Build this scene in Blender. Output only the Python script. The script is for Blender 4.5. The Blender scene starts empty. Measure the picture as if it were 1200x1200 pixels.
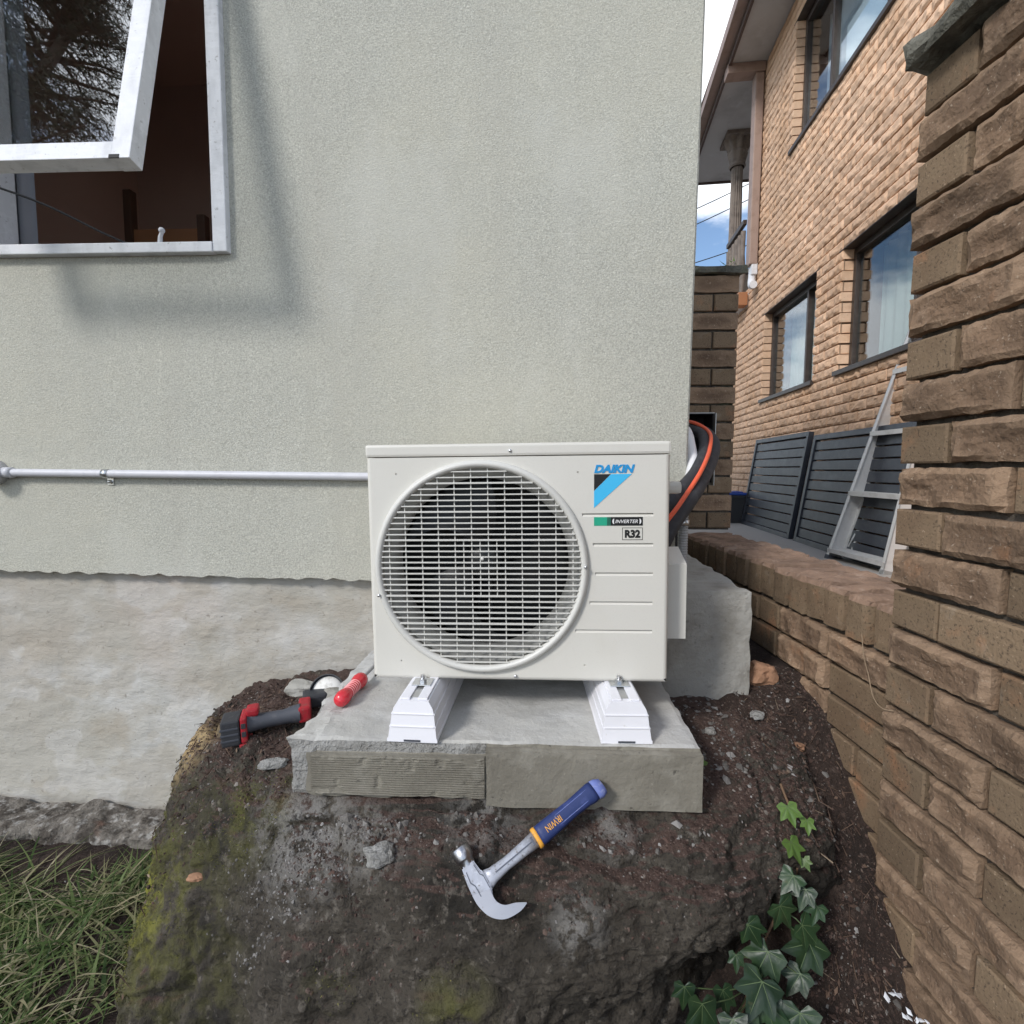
import bpy, bmesh, math, random
from mathutils import Vector, Matrix, Euler, noise as mn
from mathutils.bvhtree import BVHTree
R = math.radians
random.seed(7)
SC = bpy.context.scene
COL = SC.collection

# ------------------------------------------------------------------ camera, sky, sun, exposure
cam_d = bpy.data.cameras.new('camera')
cam = bpy.data.objects.new('camera', cam_d); COL.objects.link(cam)
cam_d.sensor_width = 36; cam_d.lens = 18.0; cam_d.clip_start = .01; cam_d.clip_end = 3000
cam.location = (0, 0, 0); cam.rotation_euler = (R(90 - 4.77), 0, 0)
SC.camera = cam

SUN_DIR = Vector((-.262, -.265, .268)).normalized()
SUN_EL = math.asin(SUN_DIR.z); SUN_AZ = math.atan2(SUN_DIR.x, SUN_DIR.y)
world = bpy.data.worlds.new('World'); SC.world = world; world.use_nodes = True
wn, wl = world.node_tree.nodes, world.node_tree.links
wn.clear()
w_out = wn.new('ShaderNodeOutputWorld'); w_bg = wn.new('ShaderNodeBackground')
w_sky = wn.new('ShaderNodeTexSky'); w_sky.sky_type = 'NISHITA'; w_sky.sun_disc = False
w_sky.sun_elevation = SUN_EL; w_sky.sun_rotation = SUN_AZ; w_sky.air_density = 1.0; w_sky.dust_density = .3; w_sky.ozone_density = 2.0
w_tc = wn.new('ShaderNodeTexCoord'); w_map = wn.new('ShaderNodeMapping'); w_map.inputs['Scale'].default_value = (1, 1, 2.2)
w_map.inputs['Location'].default_value = (.35, .1, .07)
w_ns = wn.new('ShaderNodeTexNoise'); w_ns.inputs['Scale'].default_value = 3.1; w_ns.inputs['Detail'].default_value = 7; w_ns.inputs['Roughness'].default_value = .56
w_rmp = wn.new('ShaderNodeMapRange'); w_rmp.inputs['From Min'].default_value = .44; w_rmp.inputs['From Max'].default_value = .60; w_rmp.interpolation_type = 'SMOOTHSTEP'
w_mix = wn.new('ShaderNodeMix'); w_mix.data_type = 'RGBA'; w_mix.inputs[7].default_value = (9.3, 9.6, 10.0, 1)
wl.new(w_tc.outputs['Generated'], w_map.inputs['Vector']); wl.new(w_map.outputs[0], w_ns.inputs['Vector'])
wl.new(w_ns.outputs['Fac'], w_rmp.inputs['Value']); wl.new(w_rmp.outputs[0], w_mix.inputs[0])
wl.new(w_sky.outputs[0], w_mix.inputs[6]); wl.new(w_mix.outputs[2], w_bg.inputs['Color'])
w_bg.inputs['Strength'].default_value = .1
wl.new(w_bg.outputs[0], w_out.inputs['Surface'])

sun_d = bpy.data.lights.new('sun', 'SUN'); sun_d.energy = 1.5; sun_d.angle = R(11); sun_d.color = (1, .965, .92)
sun = bpy.data.objects.new('sun', sun_d); COL.objects.link(sun)
sun.rotation_euler = SUN_DIR.to_track_quat('Z', 'Y').to_euler()
SC.view_settings.view_transform = 'Standard'; SC.view_settings.look = 'None'
SC.view_settings.gamma = 1; SC.view_settings.use_curve_mapping = False
SC.view_settings.exposure = .80
SC.cycles.max_bounces = 5; SC.cycles.diffuse_bounces = 3; SC.cycles.adaptive_threshold = .015; SC.cycles.glossy_bounces = 3; SC.cycles.transmission_bounces = 2; SC.cycles.transparent_max_bounces = 8

# ------------------------------------------------------------------ materials
def mat(name, base, rough=.8, metal=0, layers=(), bumps=(), rnd=0, island=0, spec=.4, ramp=None, rough_var=0, trans=0, wear=None):
    """layers: (scale, detail, colour, lo, hi[, stretch[, opacity]]) noise stains in world space; bumps: (scale, detail, strength, dist[, stretch])"""
    m = bpy.data.materials.new(name); m.use_nodes = True
    n, l = m.node_tree.nodes, m.node_tree.links
    b = n['Principled BSDF']
    b.inputs['Roughness'].default_value = rough; b.inputs['Metallic'].default_value = metal
    b.inputs['Specular IOR Level'].default_value = spec
    geo = n.new('ShaderNodeNewGeometry')
    def coords(st):
        if st is None or tuple(st) == (1, 1, 1): return geo.outputs['Position']
        v = n.new('ShaderNodeVectorMath'); v.operation = 'MULTIPLY'; v.inputs[1].default_value = st
        l.new(geo.outputs['Position'], v.inputs[0]); return v.outputs[0]
    rgb = n.new('ShaderNodeRGB'); rgb.outputs[0].default_value = (*base, 1); cur = rgb.outputs[0]
    if ramp:
        cr = n.new('ShaderNodeValToRGB')
        while len(cr.color_ramp.elements) < len(ramp): cr.color_ramp.elements.new(.5)
        for e, (p, c) in zip(cr.color_ramp.elements, ramp): e.position = p; e.color = (*c, 1)
        l.new(geo.outputs['Random Per Island'], cr.inputs[0]); cur = cr.outputs[0]
    for k, L in enumerate(layers):
        sc, det, col, lo, hi = L[:5]; st = L[5] if len(L) > 5 else None; op = L[6] if len(L) > 6 else 1
        t = n.new('ShaderNodeTexNoise'); t.inputs['Scale'].default_value = sc; t.inputs['Detail'].default_value = det; t.inputs['Roughness'].default_value = .6
        v = n.new('ShaderNodeVectorMath'); v.operation = 'ADD'; v.inputs[1].default_value = (3.7 * k + 1, 9.1 * k, -5.3 * k)
        l.new(coords(st), v.inputs[0]); l.new(v.outputs[0], t.inputs['Vector'])
        mr = n.new('ShaderNodeMapRange'); mr.inputs['From Min'].default_value = lo; mr.inputs['From Max'].default_value = hi; mr.inputs['To Max'].default_value = op
        l.new(t.outputs['Fac'], mr.inputs['Value'])
        mx = n.new('ShaderNodeMix'); mx.data_type = 'RGBA'; mx.inputs[7].default_value = (*col, 1)
        l.new(mr.outputs[0], mx.inputs[0]); l.new(cur, mx.inputs[6]); cur = mx.outputs[2]
    if wear:
        mr = n.new('ShaderNodeMapRange'); mr.inputs['From Min'].default_value = .515; mr.inputs['From Max'].default_value = .56; mr.inputs['To Max'].default_value = wear[1]
        l.new(geo.outputs['Pointiness'], mr.inputs['Value'])
        mx = n.new('ShaderNodeMix'); mx.data_type = 'RGBA'; mx.inputs[7].default_value = (*wear[0], 1)
        l.new(mr.outputs[0], mx.inputs[0]); l.new(cur, mx.inputs[6]); cur = mx.outputs[2]
    def scale_by(sock, amt):
        mr = n.new('ShaderNodeMapRange'); mr.inputs['To Min'].default_value = 1 - amt; mr.inputs['To Max'].default_value = 1 + amt
        l.new(sock, mr.inputs['Value'])
        v = n.new('ShaderNodeVectorMath'); v.operation = 'SCALE'
        l.new(cur, v.inputs[0]); l.new(mr.outputs[0], v.inputs['Scale']); return v.outputs[0]
    if rnd:
        oi = n.new('ShaderNodeObjectInfo'); cur = scale_by(oi.outputs['Random'], rnd)
    if island: cur = scale_by(geo.outputs['Random Per Island'], island)
    l.new(cur, b.inputs['Base Color'])
    if rough_var:
        t = n.new('ShaderNodeTexNoise'); t.inputs['Scale'].default_value = 25; t.inputs['Detail'].default_value = 4
        l.new(geo.outputs['Position'], t.inputs['Vector'])
        mr = n.new('ShaderNodeMapRange'); mr.inputs['To Min'].default_value = max(0, rough - rough_var); mr.inputs['To Max'].default_value = min(1, rough + rough_var)
        l.new(t.outputs['Fac'], mr.inputs['Value']); l.new(mr.outputs[0], b.inputs['Roughness'])
    prev = None
    for B in bumps:
        sc, det, stg, dist = B[:4]; st = B[4] if len(B) > 4 else None
        t = n.new('ShaderNodeTexNoise'); t.inputs['Scale'].default_value = sc; t.inputs['Detail'].default_value = det; t.inputs['Roughness'].default_value = .62
        l.new(coords(st), t.inputs['Vector'])
        bp = n.new('ShaderNodeBump'); bp.inputs['Strength'].default_value = stg; bp.inputs['Distance'].default_value = dist
        l.new(t.outputs['Fac'], bp.inputs['Height'])
        if prev: l.new(prev, bp.inputs['Normal'])
        prev = bp.outputs[0]
    if prev: l.new(prev, b.inputs['Normal'])
    if trans:
        b.inputs['Subsurface Weight'].default_value = 0
        tr = n.new('ShaderNodeBsdfTranslucent'); l.new(cur, tr.inputs['Color'])
        ms = n.new('ShaderNodeMixShader'); ms.inputs[0].default_value = trans
        l.new(b.outputs[0], ms.inputs[1]); l.new(tr.outputs[0], ms.inputs[2]); l.new(ms.outputs[0], n['Material Output'].inputs['Surface'])
    return m

def glass_mat(name, tint, refl, rough=.01):
    m = bpy.data.materials.new(name); m.use_nodes = True
    n, l = m.node_tree.nodes, m.node_tree.links
    n.remove(n['Principled BSDF'])
    tr = n.new('ShaderNodeBsdfTransparent'); tr.inputs[0].default_value = (*tint, 1)
    gl = n.new('ShaderNodeBsdfGlossy'); gl.inputs['Roughness'].default_value = rough; gl.inputs['Color'].default_value = (.95, .97, 1, 1)
    lw = n.new('ShaderNodeLayerWeight'); lw.inputs[0].default_value = .5
    pw = n.new('ShaderNodeMath'); pw.operation = 'POWER'; pw.inputs[1].default_value = 4; l.new(lw.outputs['Facing'], pw.inputs[0])
    mr = n.new('ShaderNodeMapRange'); mr.inputs['To Min'].default_value = refl; mr.inputs['To Max'].default_value = 1
    l.new(pw.outputs[0], mr.inputs['Value'])
    ms = n.new('ShaderNodeMixShader')
    l.new(mr.outputs[0], ms.inputs[0]); l.new(tr.outputs[0], ms.inputs[1]); l.new(gl.outputs[0], ms.inputs[2])
    l.new(ms.outputs[0], n['Material Output'].inputs['Surface'])
    return m

M = {}
M['render'] = mat('sage_cement_render', (.475, .47, .41), .9, layers=[(200, 2, (.36, .355, .31), .44, .58, None, .9), (230, 2, (.63, .625, .55), .56, .68, None, .75), (1.1, 4, (.53, .505, .41), .45, .75, None, .6), (2.3, 5, (.435, .435, .39), .55, .8, None, .5), (1.6, 4, (.40, .385, .335), .53, .76, (3, 1, .22), .5), (6, 5, (.40, .395, .35), .58, .72, None, .4), (3.2, 4, (.53, .525, .47), .57, .72, (1, 1, .5), .5)],
    bumps=[(220, 3, .7, .004), (9, 4, .12, .02)])
M['plinth'] = mat('bare_cement_plinth', (.40, .38, .335), .93, layers=[(2.6, 5, (.50, .49, .465), .46, .60, (1, 1, 1.5)), (4.2, 4, (.36, .32, .26), .53, .68, (1, 1, 1.4), .7), (1.7, 3, (.39, .345, .29), .52, .72, None, .6), (7, 6, (.46, .445, .415), .55, .66, None, .6), (30, 6, (.20, .18, .15), .64, .72, None, .7), (1.3, 2, (.50, .36, .29), .62, .78, None, .4), (3.4, 3, (.38, .345, .29), .575, .60, (1, 1, 1.6), .45), (3.1, 3, (.50, .485, .46), .59, .615, (1, 1, 1.3), .5), (90, 3, (.16, .14, .12), .68, .74, None, .7)],
    bumps=[(5, 6, .6, .02), (16, 7, .7, .012, (.6, 1, 1.3)), (120, 4, .35, .002)])
M['footing'] = mat('pale_rough_footing', (.355, .345, .315), .95, layers=[(6, 5, (.24, .225, .195), .48, .66), (2.2, 3, (.43, .425, .40), .5, .7), (60, 3, (.2, .19, .17), .62, .72, None, .6)], bumps=[(8, 6, .6, .02), (60, 5, .6, .006), (220, 3, .4, .002)])
M['ledge'] = mat('dark_broken_footing', (.20, .18, .155), .95, layers=[(16, 7, (.085, .072, .06), .46, .58), (30, 7, (.40, .385, .36), .54, .64, None, .85), (5, 3, (.30, .15, .10), .64, .74, None, .7)], bumps=[(14, 7, 1, .03), (60, 6, 1, .01)])
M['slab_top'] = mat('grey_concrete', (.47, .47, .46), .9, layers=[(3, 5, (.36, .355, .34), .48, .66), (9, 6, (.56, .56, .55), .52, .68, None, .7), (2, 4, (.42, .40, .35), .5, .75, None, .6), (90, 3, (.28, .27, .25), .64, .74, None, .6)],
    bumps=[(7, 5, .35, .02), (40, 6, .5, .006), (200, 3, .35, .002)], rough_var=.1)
M['slab_face'] = mat('dark_concrete_face', (.215, .20, .165), .85, layers=[(4, 5, (.155, .142, .115), .48, .68), (12, 5, (.29, .275, .235), .55, .7, None, .7), (70, 3, (.07, .065, .055), .66, .74, None, .8), (60, 3, (.4, .38, .33), .68, .78, None, .5)],
    bumps=[(14, 6, .45, .01), (90, 5, .5, .004), (260, 2, .3, .0015)])  # front and sides of the slab, coloured darker than its top
M['slab_rough'] = mat('crumbly_concrete', (.33, .325, .31), .95, layers=[(14, 6, (.2, .19, .17), .48, .66), (40, 4, (.45, .445, .43), .55, .7, None, .7)], bumps=[(30, 6, .9, .015), (120, 5, .8, .006)])
M['soil'] = mat('red_brown_soil', (.042, .027, .021), .97, layers=[(6, 5, (.022, .0145, .0115), .45, .65), (45, 5, (.11, .078, .063), .56, .7, None, .7), (150, 3, (.2, .16, .135), .63, .74, None, .7), (110, 3, (.03, .02, .017), .58, .68, None, .7)], bumps=[(18, 6, .8, .03), (70, 6, 1, .012), (220, 4, .8, .004)])
M['chips'] = mat('soil_chips', (.1, .07, .055), .95, ramp=[(0, (.018, .012, .0095)), (.35, (.050, .030, .024)), (.65, (.085, .052, .042)), (.9, (.12, .088, .072)), (.985, (.17, .145, .125)), (1, (.27, .25, .23))], bumps=[(150, 4, .5, .004)])
M['greychips'] = mat('grey_stone_chips', (.3, .29, .28), .92, ramp=[(0, (.06, .055, .05)), (.5, (.13, .12, .11)), (.9, (.22, .21, .20)), (1, (.32, .31, .30))], bumps=[(120, 5, .6, .004)])
M['grass'] = mat('grass_blades', (.07, .1, .03), .6, ramp=[(0, (.035, .065, .018)), (.3, (.08, .13, .036)), (.52, (.14, .185, .065)), (.7, (.225, .225, .11)), (.9, (.34, .30, .185)), (1, (.46, .41, .29))], trans=.3, spec=.3)
M['brown_rock'] = mat('brown_rockface_brick', (.205, .134, .086), .93, layers=[(5, 5, (.150, .098, .064), .44, .62), (7, 5, (.36, .185, .095), .60, .74, None, .75), (20, 5, (.32, .225, .155), .55, .70, None, .6), (160, 3, (.08, .055, .04), .6, .7, None, .7), (130, 2, (.42, .33, .25), .64, .72, None, .7)],
    bumps=[(22, 8, .8, .010), (75, 6, .9, .006), (200, 4, .6, .002)], rnd=.22, wear=((.36, .25, .165), .45))
M['brown_flat'] = mat('brown_smooth_brick', (.20, .142, .090), .9, layers=[(6, 4, (.165, .112, .070), .45, .65), (9, 4, (.33, .165, .085), .60, .76, None, .75), (170, 2, (.075, .052, .035), .58, .66, None, .8), (150, 2, (.40, .30, .21), .66, .73, None, .6), (14, 5, (.29, .25, .20), .62, .74, None, .45)],
    bumps=[(30, 5, .4, .004), (190, 4, .7, .003)], rnd=.22)
M['moss'] = mat('moss', (.1, .1, .03), .9, ramp=[(0, (.04, .045, .014)), (.5, (.085, .088, .022)), (.85, (.15, .15, .03)), (1, (.22, .20, .06))])
M['brown_mortar'] = mat('dark_raked_mortar', (.10, .085, .07), .96, layers=[(30, 5, (.045, .037, .03), .45, .65), (9, 4, (.22, .2, .17), .66, .78, None, .6), (5, 3, (.05, .07, .03), .62, .75, None, .6)], bumps=[(60, 6, .9, .008), (200, 3, .5, .003)])
M['cap'] = mat('lichened_grey_capstone', (.15, .145, .12), .95, layers=[(10, 5, (.07, .068, .055), .45, .65), (6, 5, (.17, .18, .11), .56, .7, None, .8), (40, 4, (.27, .26, .22), .6, .72, None, .6)], bumps=[(14, 6, .8, .03), (70, 5, .7, .008)])
M['tan_rock'] = mat('tan_rockface_brick', (.74, .505, .345), .9, layers=[(3, 4, (.66, .43, .275), .45, .65), (14, 4, (.58, .36, .225), .55, .72, None, .7), (30, 3, (.80, .60, .45), .58, .72, None, .6), (90, 3, (.4, .22, .13), .62, .72, None, .5)], bumps=[(22, 5, .5, .012), (90, 4, .5, .004)], rnd=.15, island=.1)
M['tan_mortar'] = mat('tan_mortar', (.32, .225, .155), .95, bumps=[(70, 4, .6, .005)])
M['dark_brown'] = mat('dark_brown_frame', (.055, .042, .036), .45, layers=[(12, 4, (.08, .065, .055), .5, .7)], spec=.4)
M['gutter'] = mat('dusty_brown_gutter_paint', (.33, .24, .2), .5, layers=[(9, 4, (.26, .185, .15), .5, .7)])
M['gutter_dark'] = mat('dark_fascia_paint', (.10, .07, .06), .55, layers=[(9, 4, (.14, .1, .085), .5, .7)])
M['soffit'] = mat('painted_soffit', (.50, .49, .485), .8, layers=[(1.6, 4, (.38, .365, .36), .5, .72), (8, 5, (.55, .55, .55), .55, .7, None, .5)], bumps=[(30, 3, .2, .004)])
M['column'] = mat('weathered_stone_column', (.22, .185, .16), .85, layers=[(8, 5, (.13, .108, .094), .48, .68)], bumps=[(40, 4, .4, .005)])
M['white_paint'] = mat('weathered_white_paint', (.68, .69, .715), .55, layers=[(18, 5, (.52, .53, .55), .48, .68, (1, 1, .35), .8), (70, 4, (.30, .29, .28), .63, .72, None, .75), (40, 5, (.80, .81, .84), .5, .7, (.3, 1, 1), .6)], bumps=[(60, 5, .4, .003, (.4, 1, 1)), (160, 3, .25, .001)])
M['tile_roof'] = mat('dark_roof_tile', (.14, .09, .07), .8, bumps=[(10, 4, .6, .03)])
M['ac_white'] = mat('warm_white_enamel', (.645, .63, .58), .42, layers=[(2.4, 4, (.625, .607, .55), .45, .7), (7, 5, (.60, .575, .51), .60, .75, (1, 1, .5), .5), (300, 2, (.60, .58, .53), .55, .7, None, .5)], bumps=[(400, 2, .08, .0006)], spec=.45, rough_var=.06)
M['ac_plastic'] = mat('light_grey_plastic', (.60, .592, .555), .4, layers=[(6, 4, (.6, .595, .56), .5, .7)], spec=.45)
M['ac_dark'] = mat('dark_cabinet_interior', (.018, .019, .02), .6)
M['ac_coil'] = mat('dark_condenser_fins', (.03, .032, .034), .5, bumps=[(40, 2, .5, .004, (8, 1, .1))])
M['ac_fan'] = mat('charcoal_fan_plastic', (.020, .022, .024), .4, spec=.5)
M['bell'] = mat('bell_mouth_metal', (.42, .42, .40), .4, layers=[(12, 4, (.32, .32, .3), .5, .7)])
M['daikin_blue'] = mat('sky_blue_print', (.055, .48, .82), .4)
M['deep_blue'] = mat('mid_blue_print', (.015, .28, .62), .4)
M['black_print'] = mat('black_print', (.012, .012, .013), .4)
M['green_print'] = mat('green_print', (.02, .36, .22), .4)
M['green_dark'] = mat('dark_green_print', (.018, .13, .085), .4)
M['white_print'] = mat('white_print', (.8, .8, .8), .45)
M['sticker'] = mat('pale_sticker', (.62, .61, .56), .45)
M['pvc_white'] = mat('white_pvc_block', (.78, .78, .82), .38, layers=[(5, 4, (.72, .72, .75), .5, .7), (60, 4, (.6, .58, .55), .68, .76, None, .6)], bumps=[(120, 2, .06, .001)])
M['zinc'] = mat('zinc_plated_steel', (.62, .63, .64), .3, metal=1, layers=[(40, 4, (.45, .46, .47), .5, .7)], rough_var=.1)
M['steel'] = mat('brushed_steel', (.42, .42, .44), .3, metal=1, layers=[(30, 5, (.42, .43, .46), .5, .68), (140, 3, (.28, .25, .23), .62, .72, None, .7)], bumps=[(200, 3, .2, .0008)], rough_var=.12)
M['steel_paint'] = mat('silver_painted_steel', (.40, .42, .48), .42, metal=.25, layers=[(35, 5, (.30, .31, .34), .48, .66), (90, 5, (.55, .57, .62), .58, .68, None, .6), (170, 3, (.16, .14, .125), .60, .68, None, .8)], bumps=[(200, 3, .15, .0008)])
M['grey_line'] = mat('dark_grey_groove', (.10, .11, .14), .5)
M['hammer_blue'] = mat('navy_rubber_grip', (.020, .036, .13), .5, layers=[(40, 5, (.05, .07, .21), .54, .7, None, .8), (90, 4, (.25, .26, .36), .66, .76, None, .7)], bumps=[(150, 4, .3, .001)])
M['hammer_dust'] = mat('dusty_blue_rubber', (.13, .17, .42), .65, layers=[(60, 5, (.3, .33, .5), .52, .7)])
M['orange_trim'] = mat('amber_plastic', (.75, .36, .05), .5, layers=[(90, 4, (.5, .25, .06), .56, .7)])
M['conduit'] = mat('pale_grey_conduit', (.57, .57, .60), .42, layers=[(30, 3, (.52, .52, .55), .5, .7)])
M['corrugated'] = mat('grey_flexible_conduit', (.34, .34, .34), .5)
M['black_rubber'] = mat('charcoal_pipe_insulation', (.035, .036, .042), .7, layers=[(30, 4, (.06, .061, .068), .5, .7)], bumps=[(150, 3, .3, .001)])
M['orange_cable'] = mat('orange_cable', (.80, .12, .05), .45)
M['white_pipe'] = mat('white_drain_hose', (.72, .72, .73), .45)
M['galv'] = mat('galvanised_sheet', (.5, .5, .49), .4, metal=.7, layers=[(20, 4, (.36, .36, .35), .5, .7)])
M['black'] = mat('matt_black', (.012, .012, .013), .7)
M['tool_black'] = mat('tool_black_plastic', (.04, .042, .048), .55, layers=[(50, 5, (.10, .10, .10), .6, .74, None, .7)], bumps=[(200, 3, .25, .001)])
M['tool_grey'] = mat('tool_grey_rubber', (.065, .07, .085), .6, layers=[(40, 5, (.12, .12, .13), .56, .72, None, .6)])
M['tool_red'] = mat('tool_red_plastic', (.36, .018, .028), .5, layers=[(50, 5, (.25, .05, .045), .52, .68), (120, 4, (.3, .2, .17), .64, .74, None, .6)])
M['driver_red'] = mat('translucent_red_plastic', (.60, .03, .045), .22, spec=.6)
M['driver_stripe'] = mat('pale_red_ribs', (.80, .34, .34), .3)
M['disc'] = mat('pale_cutting_disc', (.74, .73, .70), .7, layers=[(50, 4, (.5, .49, .46), .5, .7)])
M['charcoal'] = mat('charcoal_powdercoat', (.045, .052, .066), .45, layers=[(5, 5, (.075, .084, .10), .5, .7), (40, 4, (.13, .135, .145), .62, .75, None, .6)], rough_var=.1)
M['alu'] = mat('scuffed_aluminium', (.72, .72, .71), .40, metal=.3, layers=[(10, 5, (.58, .575, .56), .5, .7), (60, 4, (.68, .68, .68), .56, .7, None, .6)], bumps=[(60, 3, .1, .001)], rough_var=.1)
M['bin'] = mat('dark_grey_bin', (.05, .053, .058), .5)
M['bin_lid'] = mat('blue_bin_lid', (.03, .09, .42), .45)
M['path'] = mat('neighbour_concrete', (.42, .40, .37), .9, layers=[(2, 5, (.33, .31, .28), .5, .7)], bumps=[(30, 5, .3, .006)])
M['ivy'] = mat('ivy_leaf', (.022, .050, .021), .38, layers=[(25, 4, (.036, .072, .026), .5, .7), (9, 3, (.016, .036, .019), .5, .7), (45, 3, (.09, .09, .04), .66, .76, None, .6)], rnd=.25, trans=.15, bumps=[(80, 3, .3, .002)])
M['ivy_young'] = mat('young_ivy_leaf', (.11, .19, .045), .42, layers=[(25, 4, (.08, .15, .035), .5, .7)], rnd=.2, trans=.3, bumps=[(80, 3, .3, .002)])
M['vein'] = mat('ivy_vein', (.085, .125, .055), .5)
M['stem'] = mat('woody_stem', (.16, .1, .06), .8)
M['leaf_green'] = mat('tree_foliage', (.03, .042, .022), .6, ramp=[(0, (.025, .034, .018)), (.6, (.045, .06, .03)), (1, (.08, .095, .05))])
M['bark'] = mat('bark', (.11, .085, .065), .95, bumps=[(20, 5, .8, .02)])
M['room'] = mat('dim_room_wall', (.62, .44, .36), .9)
M['room_dark'] = mat('dark_timber', (.10, .05, .03), .6)
M['orange_wood'] = mat('orange_timber', (.38, .17, .08), .5)
M['curtain'] = mat('blue_grey_curtain', (.55, .58, .66), .8)
M['curtain_teal'] = mat('teal_grey_curtain', (.26, .31, .295), .8, layers=[(2, 3, (.17, .215, .205), .45, .7)])
M['paper'] = mat('white_board', (.66, .70, .78), .6)
M['wire'] = mat('dark_cord', (.03, .03, .032), .6)
M['root_fibre'] = mat('dry_root', (.26, .19, .125), .8)
M['paper_bits'] = mat('paper_scrap', (.72, .74, .78), .6)
M['red_brick'] = mat('orange_brick_shard', (.36, .2, .12), .9, layers=[(20, 4, (.25, .14, .085), .5, .7)], bumps=[(50, 5, .6, .006)])
M['litter'] = mat('leaf_litter', (.1, .06, .04), .9, ramp=[(0, (.03, .018, .014)), (.6, (.075, .046, .034)), (.92, (.13, .085, .06)), (1, (.26, .21, .15))])
M['pane_sash'] = glass_mat('window_glass', (.98, .99, .99), .20)
M['pane_far'] = glass_mat('tinted_window_glass', (.90, .95, .95), .035)

# boulder: dark weathered stone, red soil and cement spill on its top, moss and ochre on its left shoulder
def boulder_mat():
    m = mat('weathered_boulder', (.058, .049, .038), .93, layers=[(4, 6, (.020, .017, .013), .46, .60), (11, 7, (.10, .087, .069), .54, .68, None, .8), (45, 6, (.15, .132, .11), .57, .66, None, .75), (140, 3, (.018, .015, .013), .54, .64, None, .7)],
            bumps=[(5, 6, .5, .04), (22, 8, 1.0, .022), (90, 6, 1.0, .007), (260, 3, .6, .002)])
    n, l = m.node_tree.nodes, m.node_tree.links
    b = n['Principled BSDF']; cur = b.inputs['Base Color'].links[0].from_socket
    geo = [x for x in n if x.type == 'NEW_GEOMETRY'][0]
    def nz(scale, det, off):
        t = n.new('ShaderNodeTexNoise'); t.inputs['Scale'].default_value = scale; t.inputs['Detail'].default_value = det; t.inputs['Roughness'].default_value = .65
        v = n.new('ShaderNodeVectorMath'); v.operation = 'ADD'; v.inputs[1].default_value = off
        l.new(geo.outputs['Position'], v.inputs[0]); l.new(v.outputs[0], t.inputs['Vector']); return t.outputs['Fac']
    def mth(op, a, bb):
        q = n.new('ShaderNodeMath'); q.operation = op
        for i, s in enumerate((a, bb)):
            if isinstance(s, (int, float)): q.inputs[i].default_value = s
            else: l.new(s, q.inputs[i])
        return q.outputs[0]
    def rng(s, a, bb, o=1):
        q = n.new('ShaderNodeMapRange'); q.inputs['From Min'].default_value = a; q.inputs['From Max'].default_value = bb; q.inputs['To Max'].default_value = o; l.new(s, q.inputs['Value']); return q.outputs[0]
    def mixc(f, col):
        nonlocal cur
        q = n.new('ShaderNodeMix'); q.data_type = 'RGBA'; q.inputs[7].default_value = (*col, 1)
        l.new(f, q.inputs[0]); l.new(cur, q.inputs[6]); cur = q.outputs[2]
    def ball(c, r0, r1):
        d = n.new('ShaderNodeVectorMath'); d.operation = 'DISTANCE'; d.inputs[1].default_value = c
        l.new(geo.outputs['Position'], d.inputs[0]); return rng(d.outputs['Value'], r1, r0)
    sep = n.new('ShaderNodeSeparateXYZ'); l.new(geo.outputs['Normal'], sep.inputs[0])
    # soil lying where the top is flat enough to hold it
    f = rng(mth('ADD', sep.outputs['Z'], mth('MULTIPLY', nz(9, 6, (3, 1, 2)), .7)), 1.09, 1.25)
    mixc(f, (.072, .045, .036))
    mixc(mth('MULTIPLY', f, rng(nz(120, 4, (9, 2, 7)), .55, .7, .7)), (.20, .15, .125))
    mixc(mth('MULTIPLY', f, rng(nz(60, 4, (1, 2, 7)), .5, .65, .7)), (.05, .03, .025))
    # pale cement spilled below the left half of the slab and on the crest
    for c, r0, r1, k in (((-.44, 1.01, -.75), .04, .17, .85), ((-.28, .965, -.74), .02, .09, .7), ((.12, .87, -.83), .005, .07, .9), ((.20, .98, -.72), .01, .08, .7), ((-.05, 1.0, -.70), .02, .12, .6)):
        mixc(mth('MULTIPLY', ball(c, r0, r1), rng(nz(34, 9, (4, 4, 1)), .45, .53, k)), (.235, .225, .21))
    # moss: left shoulder, patches down the front
    for c, r0, r1, k in (((-.90, 1.12, -.94), .08, .30, .9), ((-.60, 1.08, -.76), .03, .15, .8), ((-.10, .82, -.96), .01, .09, .8), ((-.34, .85, -.95), .01, .07, .6), ((-.72, 1.0, -1.02), .04, .24, .75)):
        mixc(mth('MULTIPLY', ball(c, r0, r1), rng(nz(15, 7, (7, 8, 3)), .42, .60, k)), (.10, .098, .026))
    mixc(mth('MULTIPLY', ball((-.90, 1.07, -.97), .05, .20), rng(nz(30, 7, (7, 1, 3)), .48, .60, .9)), (.22, .215, .03))
    # ochre sandstone shoulder
    mixc(mth('MULTIPLY', ball((-.87, 1.30, -.72), .05, .13), rng(nz(18, 6, (2, 8, 5)), .36, .52, .9)), (.40, .29, .15))
    l.new(cur, b.inputs['Base Color'])
    return m
M['boulder'] = boulder_mat()

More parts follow.
